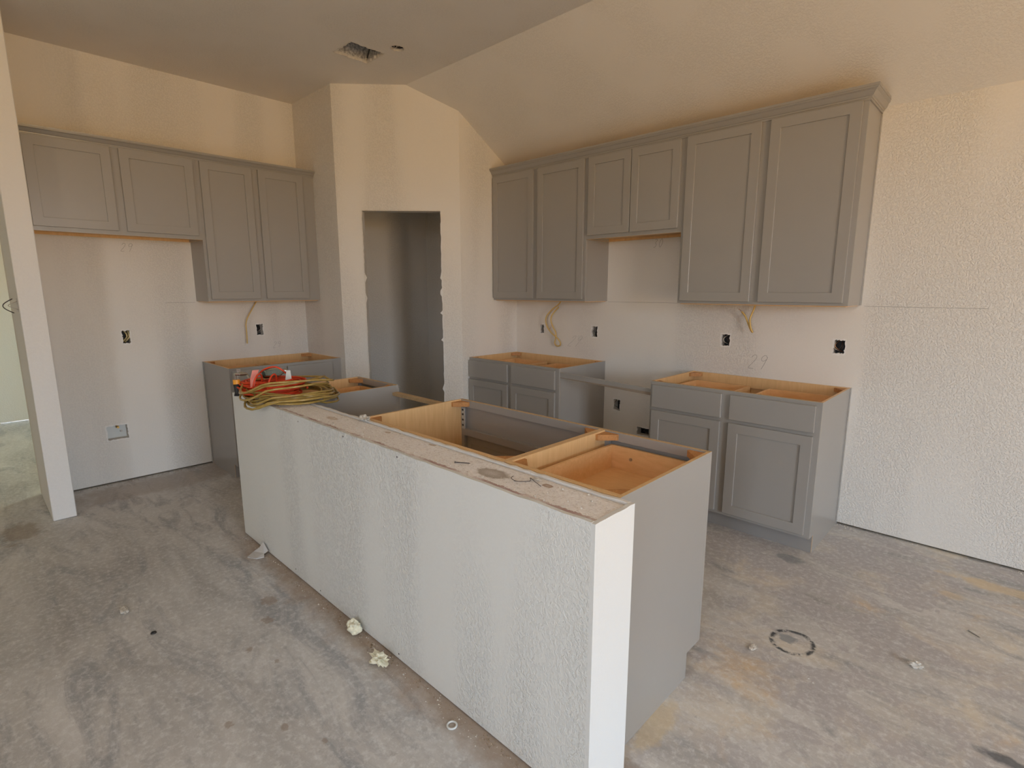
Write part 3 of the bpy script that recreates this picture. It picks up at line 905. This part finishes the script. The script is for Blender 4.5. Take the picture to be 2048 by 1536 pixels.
# ------------------------------------------------------------------ outlet boxes, cables, pencil marks
def outlet(name, fn, span, depth, label, wires, cat='outlet box', mat='bluebox', plaster=True):
    """open plastic box sunk in the wall; fn(u, v, t): t>0 goes into the wall"""
    a, b, c, d = span
    root = empty(name, fn((a+b)/2, c, 0))
    tag(root, label, cat)
    base = Vector(fn((a+b)/2, c, 0))
    g = lambda u, v, t: tuple(Vector(fn(u, v, t))-base)
    m_ = MB()
    q = 0.0015
    m_.quad([g(a-q, c-q, depth), g(b+q, c-q, depth), g(b+q, d+q, depth), g(a-q, d+q, depth)])
    for (p0, p1) in (((a-q, c-q), (b+q, c-q)), ((b+q, c-q), (b+q, d+q)), ((b+q, d+q), (a-q, d+q)), ((a-q, d+q), (a-q, c-q))):
        m_.quad([g(*p0, 0.004), g(*p1, 0.004), g(*p1, depth), g(*p0, depth)])
    m_.build('box', mat, root, fix=False)
    # torn white drywall lip round the cut-out
    rnd = random.Random(hash(label) % 1000 if False else len(label))
    l_ = MB()
    per = []
    n = 9
    for i in range(n):
        per.append((a+(b-a)*i/n, c))
    for i in range(n):
        per.append((b, c+(d-c)*i/n))
    for i in range(n):
        per.append((b-(b-a)*i/n, d))
    for i in range(n):
        per.append((a, d-(d-c)*i/n))
    cu, cv = (a+b)/2, (c+d)/2
    inn, out = [], []
    for (u, v) in per:
        r_ = Vector((u-cu, v-cv))
        r_.normalize()
        k0, k1 = rnd.uniform(0.0005, 0.009), rnd.uniform(0.003, 0.008)
        inn.append((u-r_.x*k0, v-r_.y*k0))
        out.append((u+r_.x*k1, v+r_.y*k1))
    for i in range(len(per)):
        j = (i+1) % len(per)
        l_.quad([g(*out[i], -0.0006), g(*out[j], -0.0006), g(*inn[j], -0.0012), g(*inn[i], -0.0012)])
        l_.quad([g(*inn[i], -0.0012), g(*inn[j], -0.0012), g(*inn[j], 0.012), g(*inn[i], 0.012)])
    l_.build('torn_edge', 'lip', root, fix=False)
    for i, (wm, seed) in enumerate(wires):
        rn = random.Random(seed)
        pts = []
        u0 = a+(b-a)*rn.uniform(0.2, 0.8)
        pr_ = [(0.95, 0.8), (0.75, 0.35), (0.5, 0.12), (0.3, 0.25), (0.12, 0.6)]
        ph = rn.uniform(-1, 1)
        for q2 in range(13):
            s_ = q2/12
            uu = u0+(b-a)*0.32*math.sin(ph+s_*3.4)*(1 if seed % 2 else -1)
            uu = min(max(uu, a+.006), b-.006)
            vv = d-0.008-(d-c-.018)*s_
            tt = depth*(0.75-0.72*math.sin(math.pi*s_)*rn.uniform(0.85, 1.0))
            pts.append(g(uu, vv, tt))
        MB().tube(pts, 0.0022 if wm != 'wireyellow' else 0.0055, 6).build('wire', wm, root, smooth=True)
    return root
DK = [('wirewhite', 1), ('wiredark', 2), ('copper', 5), ('wirewhite', 8)]
outlet('outlet_box', fR, OUT_R['a'], 0.07, 'narrow open outlet box in the wall corner above the pantry-side base cabinet', DK[:3])
outlet('outlet_box', fR, OUT_R['b'], 0.07, 'open outlet box with black wires above the left edge of the range gap', [('wiredark', 3), ('wirewhite', 4), ('wiredark', 6)])
outlet('outlet_box', fR, OUT_R['c'], 0.07, 'open outlet box with torn white edge right of the range gap, by a pencilled 29', [('wiredark', 7), ('wirewhite', 10), ('wiredark', 9)])
outlet('outlet_box', fR, OUT_R['d'], 0.07, 'open outlet box with looped wires above the outer corner of the end base cabinet', [('wiredark', 11), ('copper', 12), ('wirewhite', 14), ('wiredark', 13)])
outlet('outlet_box', fR, OUT_R['e'], 0.07, 'low open outlet box on the wall inside the range gap', [('wiredark', 15), ('wirewhite', 16), ('wiredark', 18)])
outlet('range_outlet_box', fR, OUT_R['g'], 0.07, 'wide dark open box near the floor in the range gap', [('wiredark', 19), ('wiredark', 20)], mat='bluebox')
outlet('outlet_box', fF, OUT_F['a'], 0.07, 'open outlet box with thick yellow wires in the refrigerator space', [('wireyellow', 21), ('wireyellow', 23), ('wiredark', 22)])
outlet('outlet_box', fF, OUT_F['b'], 0.07, 'open outlet box with dark and white wires above the refrigerator wall base cabinet', [('wirewhite', 25), ('wiredark', 26), ('wirewhite', 27), ('wiredark', 28)])
sb = outlet('switch_box', fS, SWB, 0.07, 'open switch box on the hall side of the nook wall end', [('wiredark', 31)])
m_ = MB()
pts = [(0.0+0.01*math.sin(q*.9), -0.02-0.045*math.sin(math.pi*q/12), 0.085-0.085*q/12) for q in range(13)]
m_.tube(pts, 0.0028, 6)
m_.build('wire', 'wiredark', sb, smooth=True)
m_ = MB()
pts = [(-0.015+0.012*math.sin(q*.7), 0.01-0.05*math.sin(math.pi*q/12)**2, 0.08-0.07*q/12) for q in range(13)]
m_.tube(pts, 0.0025, 6)
m_.build('wire', 'wirewhite', sb, smooth=True)
# water box of the refrigerator
wb = outlet('water_supply_box', fF, OUT_F['w'], 0.085, 'white recessed water box with a brass valve near the floor of the refrigerator space', [], cat='water box', mat='whiteplastic')
m_ = MB()
m_.tube([(-0.045, 0.008, 0.115), (-0.045, 0.008, 0.085)], 0.010, 12)
m_.tube([(-0.045, 0.008, 0.092), (-0.012, 0.008, 0.092)], 0.008, 12)
m_.tube([(-0.030, 0.008, 0.100), (-0.030, 0.008, 0.112)], 0.005, 10)
m_.box(-0.036, -0.024, -0.012, 0.028, 0.110, 0.114)
m_.build('valve', 'brass', wb, smooth=False)
m_ = MB()
m_.tube([(-0.084, 0.035, 0.048), (-0.078, 0.035, 0.048)], 0.009, 12)
m_.build('drain_knob', 'steel_dull', wb)

def spline(pts, n=8):
    """Catmull-Rom through the points"""
    P = [Vector(p_) for p_ in pts]
    P = [P[0]*2-P[1]]+P+[P[-1]*2-P[-2]]
    out = []
    for i in range(1, len(P)-2):
        for q in range(n):
            t = q/n
            a, b, c, d = P[i-1], P[i], P[i+1], P[i+2]
            out.append(0.5*((2*b)+(c-a)*t+(2*a-5*b+4*c-d)*t*t+(3*b-a-3*c+d)*t**3))
    out.append(P[-2])
    return out
def cable(pts, r, label, bare=None):
    root = empty('electrical_cable', pts[0])
    tag(root, label, 'cable')
    b0 = Vector(pts[0])
    sp_ = [q-b0 for q in spline(pts, 8)]
    MB().tube(sp_, r, 8).build('sheath', 'cable', root, smooth=True)
    if bare:
        MB().tube([q-b0 for q in spline(bare, 5)], 0.0016, 6).build('bare_end', 'copper', root, smooth=True)
    return root
# under the pantry-side wall cabinet: hangs, doubles back in a loop
cable([(1.965, -0.035, 1.385), (1.925, -0.04, 1.335), (1.850, -0.045, 1.285), (1.795, -0.05, 1.220), (1.800, -0.05, 1.150), (1.855, -0.05, 1.085), (1.915, -0.045, 1.045), (1.950, -0.04, 1.005), (1.940, -0.03, 0.975),
       (1.900, -0.028, 0.970), (1.880, -0.03, 0.995), (1.890, -0.03, 1.035), (1.892, -0.03, 1.085), (1.862, -0.03, 1.130), (1.836, -0.03, 1.180), (1.838, -0.03, 1.225), (1.872, -0.03, 1.270), (1.92, -0.03, 1.312)], 0.0055,
      'yellow cable hanging in a double loop under the wall cabinet by the pantry', [(1.835, -0.05, 1.115), (1.852, -0.05, 1.135), (1.86, -0.052, 1.155)])
# under the end wall cabinet: short folded tail
cable([(3.600, -0.035, 1.390), (3.585, -0.04, 1.330), (3.570, -0.05, 1.270), (3.580, -0.055, 1.215), (3.592, -0.05, 1.185), (3.578, -0.045, 1.200), (3.552, -0.045, 1.255), (3.535, -0.045, 1.290), (3.512, -0.05, 1.318)], 0.0058,
      'yellow cable tail folded back on itself under the end wall cabinet', [(3.512, -0.05, 1.318), (3.500, -0.053, 1.330), (3.49, -0.05, 1.334)])
# refrigerator wall
cable([(0.04, -1.868, 1.385), (0.045, -1.905, 1.330), (0.05, -1.945, 1.270), (0.055, -1.978, 1.215), (0.055, -1.990, 1.170), (0.055, -1.990, 1.100), (0.058, -1.992, 1.045), (0.06, -1.995, 1.005)], 0.0050,
      'single yellow cable hanging under the refrigerator wall cabinet')

def pencil(parent, strokes, fn, r=0.0011):
    m_ = MB()
    for s_ in strokes:
        m_.tube([fn(*q, -0.0004) for q in s_], r, 4)
    return struct(m_.build('pencil_mark', 'pencil', parent))
def digits(txt, u0, v0, h, sl=0.25, gap=0.55, mir=1):
    """handwritten strokes"""
    D = {'2': [[(0.05, 0.78), (0.2, 0.97), (0.42, 0.95), (0.48, 0.75), (0.3, 0.42), (0.05, 0.03), (0.5, 0.0)]],
         '9': [[(0.48, 0.85), (0.3, 1.0), (0.08, 0.9), (0.05, 0.68), (0.25, 0.58), (0.46, 0.72), (0.5, 0.88), (0.42, 0.45), (0.3, 0.0)]],
         '3': [[(0.05, 0.9), (0.25, 1.0), (0.42, 0.85), (0.22, 0.55), (0.42, 0.35), (0.3, 0.05), (0.05, 0.05)]],
         '0': [[(0.25, 1.0), (0.06, 0.75), (0.06, 0.3), (0.25, 0.02), (0.45, 0.3), (0.46, 0.75), (0.25, 1.0)]]}
    out = []
    for i, c in enumerate(txt):
        for s_ in D[c]:
            pts = [(x, y, 0) for x, y in s_]
            sp_ = spline(pts, 4)
            out.append([(u0+mir*((q.x+i*gap/0.62)*h*0.8+q.y*h*sl), v0+q.y*h) for q in sp_])
    return out
pencil(wallR, digits('29', 3.560, 0.935, 0.095), fR)
pencil(wallR, digits('30', 2.800, 1.775, 0.062), fR)
pencil(wallR, digits('29', 2.000, 0.975, 0.095, 0.7), fR, 0.0007)
pencil(wallF, digits('29', -2.810, 1.745, 0.06), fF, 0.0009)
pencil(wallF, digits('29', -1.755, 0.945, 0.055), fF, 0.0007)
pencil(wallR, [[(X2+0.01, 1.366), (2.8, 1.366), (X3-0.01, 1.365)], [(X4+0.02, 1.366), (4.75, 1.365)]], fR, 0.0009)
pencil(wallF, [[(-2.56, 1.362), (FY0-.01, 1.362)]], fF, 0.0008)

# ------------------------------------------------------------------ ceiling openings
a, b, c, d = VENT
vb = empty('duct_boot', ((a+b)/2, (c+d)/2, ZC))
tag(vb, 'square vent cut-out in the ceiling showing a grey insulated duct boot', 'vent opening')
m_ = MB()
g = lambda x, y, z: (x-(a+b)/2, y-(c+d)/2, z)
q = 0.012
m_.quad([g(a-q, c-q, 0.16), g(b+q, c-q, 0.16), g(b+q, d+q, 0.16), g(a-q, d+q, 0.16)])
for (p0, p1) in (((a, c), (b, c)), ((b, c), (b, d)), ((b, d), (a, d)), ((a, d), (a, c))):
    m_.quad([g(*p0, 0.014), g(*p1, 0.014), g(*p1, 0.16), g(*p0, 0.16)])
m_.build('duct_lining', 'steel_dull', vb, fix=False)
m_ = MB()
rnd = random.Random(9)
per = [(a+(b-a)*i/14, c) for i in range(14)]+[(b, c+(d-c)*i/14) for i in range(14)]+[(b-(b-a)*i/14, d) for i in range(14)]+[(a, d-(d-c)*i/14) for i in range(14)]
cu, cv = (a+b)/2, (c+d)/2
inn = []
out = []
for (x, y) in per:
    r_ = Vector((x-cu, y-cv)).normalized()
    k0 = rnd.uniform(0.0, 0.014)
    k1 = rnd.uniform(0.002, 0.009)
    inn.append((x-r_.x*k0, y-r_.y*k0))
    out.append((x+r_.x*k1, y+r_.y*k1))
for i in range(len(per)):
    j = (i+1) % len(per)
    m_.quad([g(*out[i], -0.0008), g(*out[j], -0.0008), g(*inn[j], -0.003), g(*inn[i], -0.003)])
    m_.quad([g(*inn[i], -0.003), g(*inn[j], -0.003), g(*inn[j], 0.016), g(*inn[i], 0.016)])
m_.build('torn_edge', 'gypsum', vb, fix=False)
m_ = MB()
m_.tube([(-0.06, 0.10, 0.012), (0.0, 0.085, 0.05), (0.04, 0.10, 0.03), (0.09, 0.11, 0.05)], 0.006, 6)
m_.build('loose_strap', 'black', vb, smooth=True)
cb = empty('ceiling_light_box', (CANC[0], CANC[1], ZC))
tag(cb, 'small round light box opening in the ceiling beside the vent cut-out', 'light box')
m_ = MB()
for i in range(24):
    a0, a1 = 2*math.pi*i/24, 2*math.pi*(i+1)/24
    p0, p1 = (math.cos(a0)*CANR*1.02, math.sin(a0)*CANR*1.02), (math.cos(a1)*CANR*1.02, math.sin(a1)*CANR*1.02)
    m_.quad([(*p0, 0.015), (*p1, 0.015), (*p1, 0.06), (*p0, 0.06)])
    m_.quad([(*p0, 0.06), (*p1, 0.06), (0, 0, 0.06)])
m_.build('box', 'bluebox', cb, fix=False)
for i, (mt, s_) in enumerate((('wirewhite', 1), ('wiredark', 2), ('wirewhite', 4))):
    rn = random.Random(s_)
    MB().tube(spline([(rn.uniform(-.03, .03), rn.uniform(-.03, .03), 0.058), (rn.uniform(-.03, .03), rn.uniform(-.03, .03), 0.02), (rn.uniform(-.03, .03), rn.uniform(-.03, .03), 0.006), (rn.uniform(-.03, .03), rn.uniform(-.03, .03), 0.03)], 6), 0.0025, 6).build('wire', mt, cb, smooth=True)
m_ = MB()
rnd = random.Random(21)
ri = [CANR*rnd.uniform(0.86, 1.0) for _ in range(24)]
ro = [CANR*rnd.uniform(1.03, 1.10) for _ in range(24)]
for i in range(24):
    j = (i+1) % 24
    a0, a1 = 2*math.pi*i/24, 2*math.pi*j/24
    P_ = lambda r_, a_, z_: (math.cos(a_)*r_, math.sin(a_)*r_, z_)
    m_.quad([P_(ro[i], a0, -0.0008), P_(ro[j], a1, -0.0008), P_(ri[j], a1, -0.002), P_(ri[i], a0, -0.002)])
    m_.quad([P_(ri[i], a0, -0.002), P_(ri[j], a1, -0.002), P_(ri[j], a1, 0.016), P_(ri[i], a0, 0.016)])
m_.build('torn_edge', 'gypsum', cb, fix=False)

# ------------------------------------------------------------------ coils lying on the half wall
def coil_path(cx, cy, loops, ra, rb, rot, z0, dz, seed, jit, droop=None, npl=28, rr=(0.84, 1.04), tl=0.035, rv=0.12):
    rnd = random.Random(seed)
    ctr = [(rnd.uniform(-jit, jit), rnd.uniform(-jit, jit), rnd.uniform(*rr), rnd.uniform(*rr), rnd.uniform(-rv, rv)) for _ in range(loops+2)]
    lev = [z0+dz*min(1.0, i/max(1, loops-1)) for i in range(loops+2)]
    tilt = [(rnd.uniform(-tl, tl), rnd.uniform(-tl, tl)) for _ in range(loops+2)]
    pts = []
    for s_ in range(loops*npl+1):
        i = s_//npl
        f = (s_ % npl)/npl
        sm = f*f*(3-2*f)
        mixv = [ctr[i][q]*(1-sm)+ctr[i+1][q]*sm for q in range(5)]
        zl = lev[i]*(1-sm)+lev[i+1]*sm
        tx, ty = tilt[i][0]*(1-sm)+tilt[i+1][0]*sm, tilt[i][1]*(1-sm)+tilt[i+1][1]*sm
        an = 2*math.pi*f
        lx, ly = math.cos(an)*ra*mixv[2], math.sin(an)*rb*mixv[3]
        ro_ = rot+mixv[4]
        x = cx+mixv[0]+lx*math.cos(ro_)-ly*math.sin(ro_)
        y = cy+mixv[1]+lx*math.sin(ro_)+ly*math.cos(ro_)
        z = zl+lx*tx+ly*ty
        if droop:
            z = droop(x, y, z)
        pts.append((x, y, z))
    return pts
HC = (2.035, -2.49)
def hose_droop(x, y, z):
    if y < HY0-0.004:
        z -= min(0.05, (HY0-0.004-y)*0.75)
    elif y > IY0+0.02 and x > IX4:
        z -= min(0.02, (y-IY0-0.02)*0.1)
    return z
hr = empty('air_hose', (HC[0], HC[1], HZ))
tag(hr, 'coiled translucent amber air hose lying on the far end of the half wall', 'hose')
loc = lambda pts: [(x-HC[0], y-HC[1], z-HZ) for x, y, z in pts]
def hose_rest(x, y, z):
    if HY0 < y < IY0+0.03 or (y >= IY0+0.03 and x < IX4+.01):
        return max(z, HZ+0.0075)
    return max(z, HZ-0.045)
hp = [(x, y, hose_rest(x, y, z)) for x, y, z in coil_path(HC[0], HC[1], 12, 0.262, 0.222, 0.5, HZ+0.008, 0.040, 14, 0.030, hose_droop, rr=(0.68, 1.08), tl=0.07, rv=0.5)]
MB().tube(loc(hp), 0.0056, 8).build('hose_coil', 'hose', hr, smooth=True)
hp2 = [(x, y, hose_rest(x, y, z)) for x, y, z in coil_path(HC[0]-0.02, HC[1]-0.03, 3, 0.25, 0.19, 0.9, HZ+0.050, 0.055, 41, 0.03, hose_droop, rr=(0.8, 1.05), tl=0.12, rv=0.3)]
MB().tube(loc(hp2), 0.0056, 8).build('hose_coil', 'hose', hr, smooth=True)
CC = (1.925, -2.545)
cr = empty('extension_cord', (CC[0], CC[1], HZ))
tag(cr, 'bundled orange-red extension cord lying on top of the amber hose', 'cord')
loc2 = lambda pts: [(x-CC[0], y-CC[1], z-HZ) for x, y, z in pts]
cp = coil_path(CC[0], CC[1], 18, 0.172, 0.105, 0.72, HZ+0.030, 0.062, 5, 0.030, None, rr=(0.72, 1.05), tl=0.10, rv=0.25)
MB().tube(loc2(cp), 0.0050, 7).build('cord_coil', 'orange', cr, smooth=True)
# two turns of cord tied round the bundle
for (uu, s_) in ((-0.03, 1), (0.05, -1)):
    ring = []
    ax = Vector((math.cos(0.72), math.sin(0.72), 0))
    ay = Vector((-math.sin(0.72), math.cos(0.72), 0))
    for q in range(25):
        an = 2*math.pi*q/24
        p_ = ax*(uu+0.012*math.sin(an))+ay*(-0.10+0.045*math.cos(an))
        ring.append((p_.x, p_.y, 0.088+0.055*math.sin(an)))
    MB().tube(ring, 0.0048, 7).build('tie', 'orange', cr, smooth=True)
m_ = MB()
pts = spline([(-0.09, -0.05, 0.11), (-0.02, -0.03, 0.155), (0.03, 0.01, 0.17), (0.05, 0.05, 0.14), (0.05, 0.08, 0.10)], 6)
m_.tube(pts, 0.0048, 7)
m_.build('loose_loop', 'orange', cr, smooth=True)
# warning tag tied to the cord
m_ = MB()
bs = [(0.02, -0.115, 0.070), (0.012, -0.105, 0.115), (0.004, -0.085, 0.160)]
tw = [0.010, 0.015, 0.017]
for i in range(2):
    A, B = Vector(bs[i]), Vector(bs[i+1])
    w_ = Vector((0.55, 0.80, 0.1)).normalized()
    m_.quad([A-w_*tw[i], A+w_*tw[i], B+w_*tw[i+1], B-w_*tw[i+1]])
tg = m_.build('tag', 'tag', cr, fix=False)
so = tg.modifiers.new('thick', 'SOLIDIFY')
so.thickness = 0.0012
m_ = MB()
m_.quad([(0.10, 0.03, 0.10), (0.125, 0.055, 0.10), (0.115, 0.055, 0.155), (0.10, 0.04, 0.155)])
tg = m_.build('tag', 'whiteplastic', cr, fix=False)
so = tg.modifiers.new('thick', 'SOLIDIFY')
so.thickness = 0.001
# plug end of the cord standing at the far-left of the bundle
pg = empty('plug', (0, 0, 0))
bpy.data.objects.remove(pg)
px, py = -0.115, -0.145
m_ = MB()
m_.tube([(px, py, 0.012), (px, py, 0.03), (px-.004, py, 0.055), (px-.006, py, 0.075)], [0.021, 0.016, 0.017, 0.019], 12)
pl = m_.build('plug', 'black', cr, smooth=True)
m_ = MB()
m_.tube([(px-.006, py, 0.075), (px-.007, py, 0.100)], 0.0185, 12)
m_.build('plug_collar', 'orangeplug', pl, smooth=False)
m_ = MB()
for dx, dy in ((-.007, -.006), (.007, -.006), (0, .009)):
    m_.box(px-.007+dx-.003, px-.007+dx+.003, py+dy-.001, py+dy+.001, 0.099, 0.122)
m_.build('plug_prong', 'metal', pl)
# metal couplers and a clear bottle lying behind the cord
def lathe(m_, prof, org, axis, seg=16):
    axis = Vector(axis).normalized()
    a_ = Vector((0, 0, 1)) if abs(axis.z) < 0.9 else Vector((1, 0, 0))
    n1 = axis.cross(a_).normalized()
    n2 = axis.cross(n1)
    i0 = len(m_.v)
    for (t, r_) in prof:
        for q in range(seg):
            an = 2*math.pi*q/seg
            m_.v.append(tuple(Vector(org)+axis*t+(n1*math.cos(an)+n2*math.sin(an))*r_))
    for j in range(len(prof)-1):
        for q in range(seg):
            w_ = (q+1) % seg
            m_.f.append((i0+j*seg+q, i0+j*seg+w_, i0+(j+1)*seg+w_, i0+(j+1)*seg+q))
            m_.m.append(0)
    return m_
cpn = empty('hose_coupler', (1.70, -2.60, HZ))
tag(cpn, 'small chrome quick coupler behind the cord plug', 'coupler')
m_ = lathe(MB(), [(0, 0), (0, .010), (.022, .010), (.022, .0145), (.045, .0145), (.045, .011), (.07, .0085), (.07, 0)], (0, 0, 0.11), (0.2, -1, 0.1))
m_.build('body', 'metal', cpn, smooth=False)
m_ = MB()
m_.tube([(0.0, 0.0, 0.11), (0.01, 0.02, 0.06), (0.03, 0.03, 0.02)], 0.008, 10)
m_.build('stem', 'metal', cpn, smooth=True)
m_ = MB()
m_.box(-.004, .004, -.05, -.03, .118, .142)
m_.build('lever', 'metal', cpn)
bt = empty('plastic_bottle', (1.855, -2.525, HZ))
tag(bt, 'small clear plastic bottle lying on top of the orange cord', 'bottle')
ax = (0.62, 0.75, 0.12)
m_ = lathe(MB(), [(0, 0.0), (0, .022), (.004, .027), (.085, .027), (.10, .020), (.108, .012), (.125, .012), (.125, 0.010), (.108, .010), (.098, .018), (.085, .0255), (.006, .0255), (.003, 0)], (-0.03, -0.03, 0.118), ax)
m_.build('body', 'clear', bt, smooth=True)
m_ = lathe(MB(), [(.118, .0), (.118, .0145), (.135, .0145), (.135, 0)], (-0.03, -0.03, 0.118), ax)
m_.build('cap', 'metal', bt)
m_ = lathe(MB(), [(-.002, 0), (-.002, .02), (.0, .02), (0, 0)], (-0.03, -0.03, 0.118), ax)
m_.build('base', 'metal', bt)

# ------------------------------------------------------------------ debris
def lump(name, loc, sx_, sy_, sz_, seed, mat, label, cat, sub=3, amp=0.55, fr=2.3, group=None):
    bm = bmesh.new()
    bmesh.ops.create_icosphere(bm, subdivisions=sub, radius=1.0)
    off = Vector((seed*3.1, seed*1.7, seed*0.9))
    for v in bm.verts:
        n = noise.noise(v.co*fr+off)*amp+noise.noise(v.co*fr*2.5+off)*amp*0.45
        v.co *= 1+n
        v.co.x *= sx_
        v.co.y *= sy_
        v.co.z *= sz_
    zm = min(v.co.z for v in bm.verts)
    for v in bm.verts:
        v.co.z = max(v.co.z-zm-sz_*0.12, 0)
    me = bpy.data.meshes.new(name)
    bm.to_mesh(me)
    bm.free()
    me.materials.append(M[mat])
    o_ = bpy.data.objects.new(name, me)
    o_.location = loc
    COL.objects.link(o_)
    tag(o_, label, cat, group)
    return o_
lump('foam_chunk', (2.965, -2.695, 0), 0.038, 0.026, 0.03, 2, 'foam', 'round pale chunk of foam against the foot of the half wall', 'foam')
lump('foam_chunk', (3.205, -2.722, 0), 0.040, 0.022, 0.018, 5, 'foam', 'ragged Y-shaped scrap of pale foam on the floor by the half wall', 'foam', amp=0.9)
lump('plaster_chip', (2.055, -3.350, 0), 0.034, 0.014, 0.008, 8, 'crumb', 'long white plaster chip in the middle of the bare floor', 'plaster')
lump('wood_chip', (4.752, -1.275, 0), 0.022, 0.012, 0.012, 9, 'crumb', 'small cream splinter of wood on the floor beside the island', 'debris', amp=0.8)
lump('plaster_chip', (4.245, -1.60, 0), 0.014, 0.02, 0.004, 12, 'crumb', 'flat pale plaster flake beside the black ring mark', 'plaster')
lump('plaster_blob', (2.775, -2.482, HZ-.002), 0.030, 0.016, 0.012, 15, 'crumb', 'white plaster blob on the top rear edge of the half wall', 'plaster', amp=0.9)
lump('plaster_flake', (3.850, -2.515, HZ-.003), 0.016, 0.006, 0.003, 17, 'crumb', 'thin plaster flake on the half wall top beside the small brown stain', 'plaster')
# folded scrap of drywall leaning at the foot of the half wall
m_ = MB()
tri = [(1.925, -2.668, 0.055), (1.985, -2.668, 0.022), (2.010, -2.700, 0.0065), (1.998, -2.738, 0.0065), (1.945, -2.765, 0.0065), (1.905, -2.715, 0.0065), (1.925, -2.690, 0.028)]
m_.quad(tri[0:2]+[(1.985, -2.690, 0.014), tri[6]])
m_.quad([tri[6], (1.985, -2.690, 0.014), tri[2], tri[3], tri[4], tri[5]])
sc = m_.build('drywall_scrap', 'paper', fix=False)
so = sc.modifiers.new('thick', 'SOLIDIFY')
so.thickness = 0.006
so.offset = 1.0
tag(sc, 'torn grey scrap of drywall board leaning at the foot of the half wall', 'drywall scrap')
# clear plastic washer
m_ = MB()
m_.tube([(3.655+0.016*math.cos(2*math.pi*q/24), -2.722+0.016*math.sin(2*math.pi*q/24), 0.0035) for q in range(24)], 0.0035, 8, close=True)
tag(m_.build('plastic_ring', 'whiteplastic', smooth=True), 'small white plastic ring on the floor by the half wall', 'ring')
# dark stub pipe hole cap in the slab
m_ = lathe(MB(), [(0, 0.0), (0.004, 0.006), (0.004, .010), (0, .012)], (2.337, -3.296, 0), (0, 0, 1))
tag(m_.build('floor_plug', 'black'), 'tiny black plug in the concrete floor', 'plug')
def nail(loc, ang, ln, label, mat='metal', r=0.0017):
    m2 = MB()
    d_ = Vector((math.cos(ang), math.sin(ang), 0.0))
    p0 = Vector(loc)+Vector((0, 0, r*1.6))
    m2.tube([p0, p0+d_*ln*0.9, p0+d_*ln], [r, r, r*0.15], 6)
    m2.tube([p0-d_*0.0012, p0], r*2.2, 8)
    return tag(m2.build('nail', mat), label, 'nail')
nail((3.535, -2.585, HZ-.0025), 0.55, 0.055, 'dark steel nail lying on the top of the half wall', 'wiredark')
nail((4.88, -0.837, 0), -0.6, 0.05, 'bright steel nail on the floor beside the range wall', 'metal', 0.0022)
m_ = MB()
m_.tube(spline([(3.775, -2.545, HZ), (3.79, -2.57, HZ+.003), (3.82, -2.575, HZ+.002), (3.85, -2.55, HZ+.004), (3.83, -2.525, HZ+.002), (3.86, -2.54, HZ+.003), (3.90, -2.555, HZ+.001)], 6), 0.0011, 5)
tag(m_.build('wire_offcut', 'wiredark', smooth=True), 'thin curled wire offcut beside the brown stain on the half wall', 'wire')
# crumbs swept along the walls: far too many to count
def crumbs(name, spots, label, mat):
    m2 = MB()
    rnd_ = random.Random(name)
    for (x0, y0, x1, y1, spread, n, nx_, ny_, zb) in spots:
        for _ in range(n):
            t = rnd_.random()
            d_ = abs(rnd_.gauss(0, spread))
            x, y = x0+(x1-x0)*t+nx_*d_, y0+(y1-y0)*t+ny_*d_
            r_ = min(0.006, 0.0012+rnd_.expovariate(650))
            an = rnd_.uniform(0, 6.28)
            i = len(m2.v)
            for q in range(3):
                m2.v.append((x+r_*math.cos(an+q*2.1), y+r_*math.sin(an+q*2.1)*0.8, zb))
            m2.v.append((x+rnd_.uniform(-.3, .3)*r_, y, zb+r_*rnd_.uniform(0.5, 1.0)))
            for f_ in ((0, 1, 3), (1, 2, 3), (2, 0, 3)):
                m2.f.append(tuple(i+w_ for w_ in f_))
                m2.m.append(0)
    o_ = m2.build(name, mat, fix=False)
    return tag(o_, label, 'debris', kind='stuff')
crumbs('plaster_crumbs', [(X4+.01, -0.004, 6.2, -0.004, 0.025, 420, 0, -1, 0)], 'white plaster crumbs along the foot of the range wall', 'crumb')
crumbs('plaster_crumbs', [(HX0, HY0-.012, HX1, HY0-.012, 0.03, 260, 0, -1, 0)], 'white plaster crumbs along the foot of the half wall', 'crumb')
crumbs('plaster_crumbs', [(0.012, -3.3, 0.012, FY0-.02, 0.03, 160, 1, 0, 0)], 'white plaster crumbs along the refrigerator wall', 'crumb')
crumbs('plaster_crumbs', [(SX+.012, SY0-.02, SX+.012, SY1+.03, 0.02, 60, 1, 0, 0)], 'white plaster crumbs round the foot of the nook wall end', 'crumb')
crumbs('plaster_crumbs', [(1.9, -3.9, 4.2, -3.0, 0.4, 40, 0, 1, 0)], 'white plaster specks scattered over the open floor', 'crumb')
crumbs('plaster_crumbs', [(4.3, -1.9, 5.2, -1.0, 0.3, 40, 0, 1, 0)], 'white plaster specks on the floor by the range side', 'crumb')
crumbs('sawdust_crumbs', [(HX0, HY0-.006, HX1, HY0-.006, 0.018, 700, 0, -1, 0)], 'brown sawdust crumbs along the foot of the half wall', 'dustwood')
crumbs('sawdust_crumbs', [(0.012, -3.3, 0.012, FY0-.02, 0.02, 150, 1, 0, 0)], 'brown sawdust crumbs along the refrigerator wall', 'dustwood')
crumbs('cap_grit', [(HX0+.05, HY0+.02, HX1-.03, HY0+.02, 0.06, 330, 0, 1, HZ-.003)], 'white grit on the top of the half wall', 'crumb')
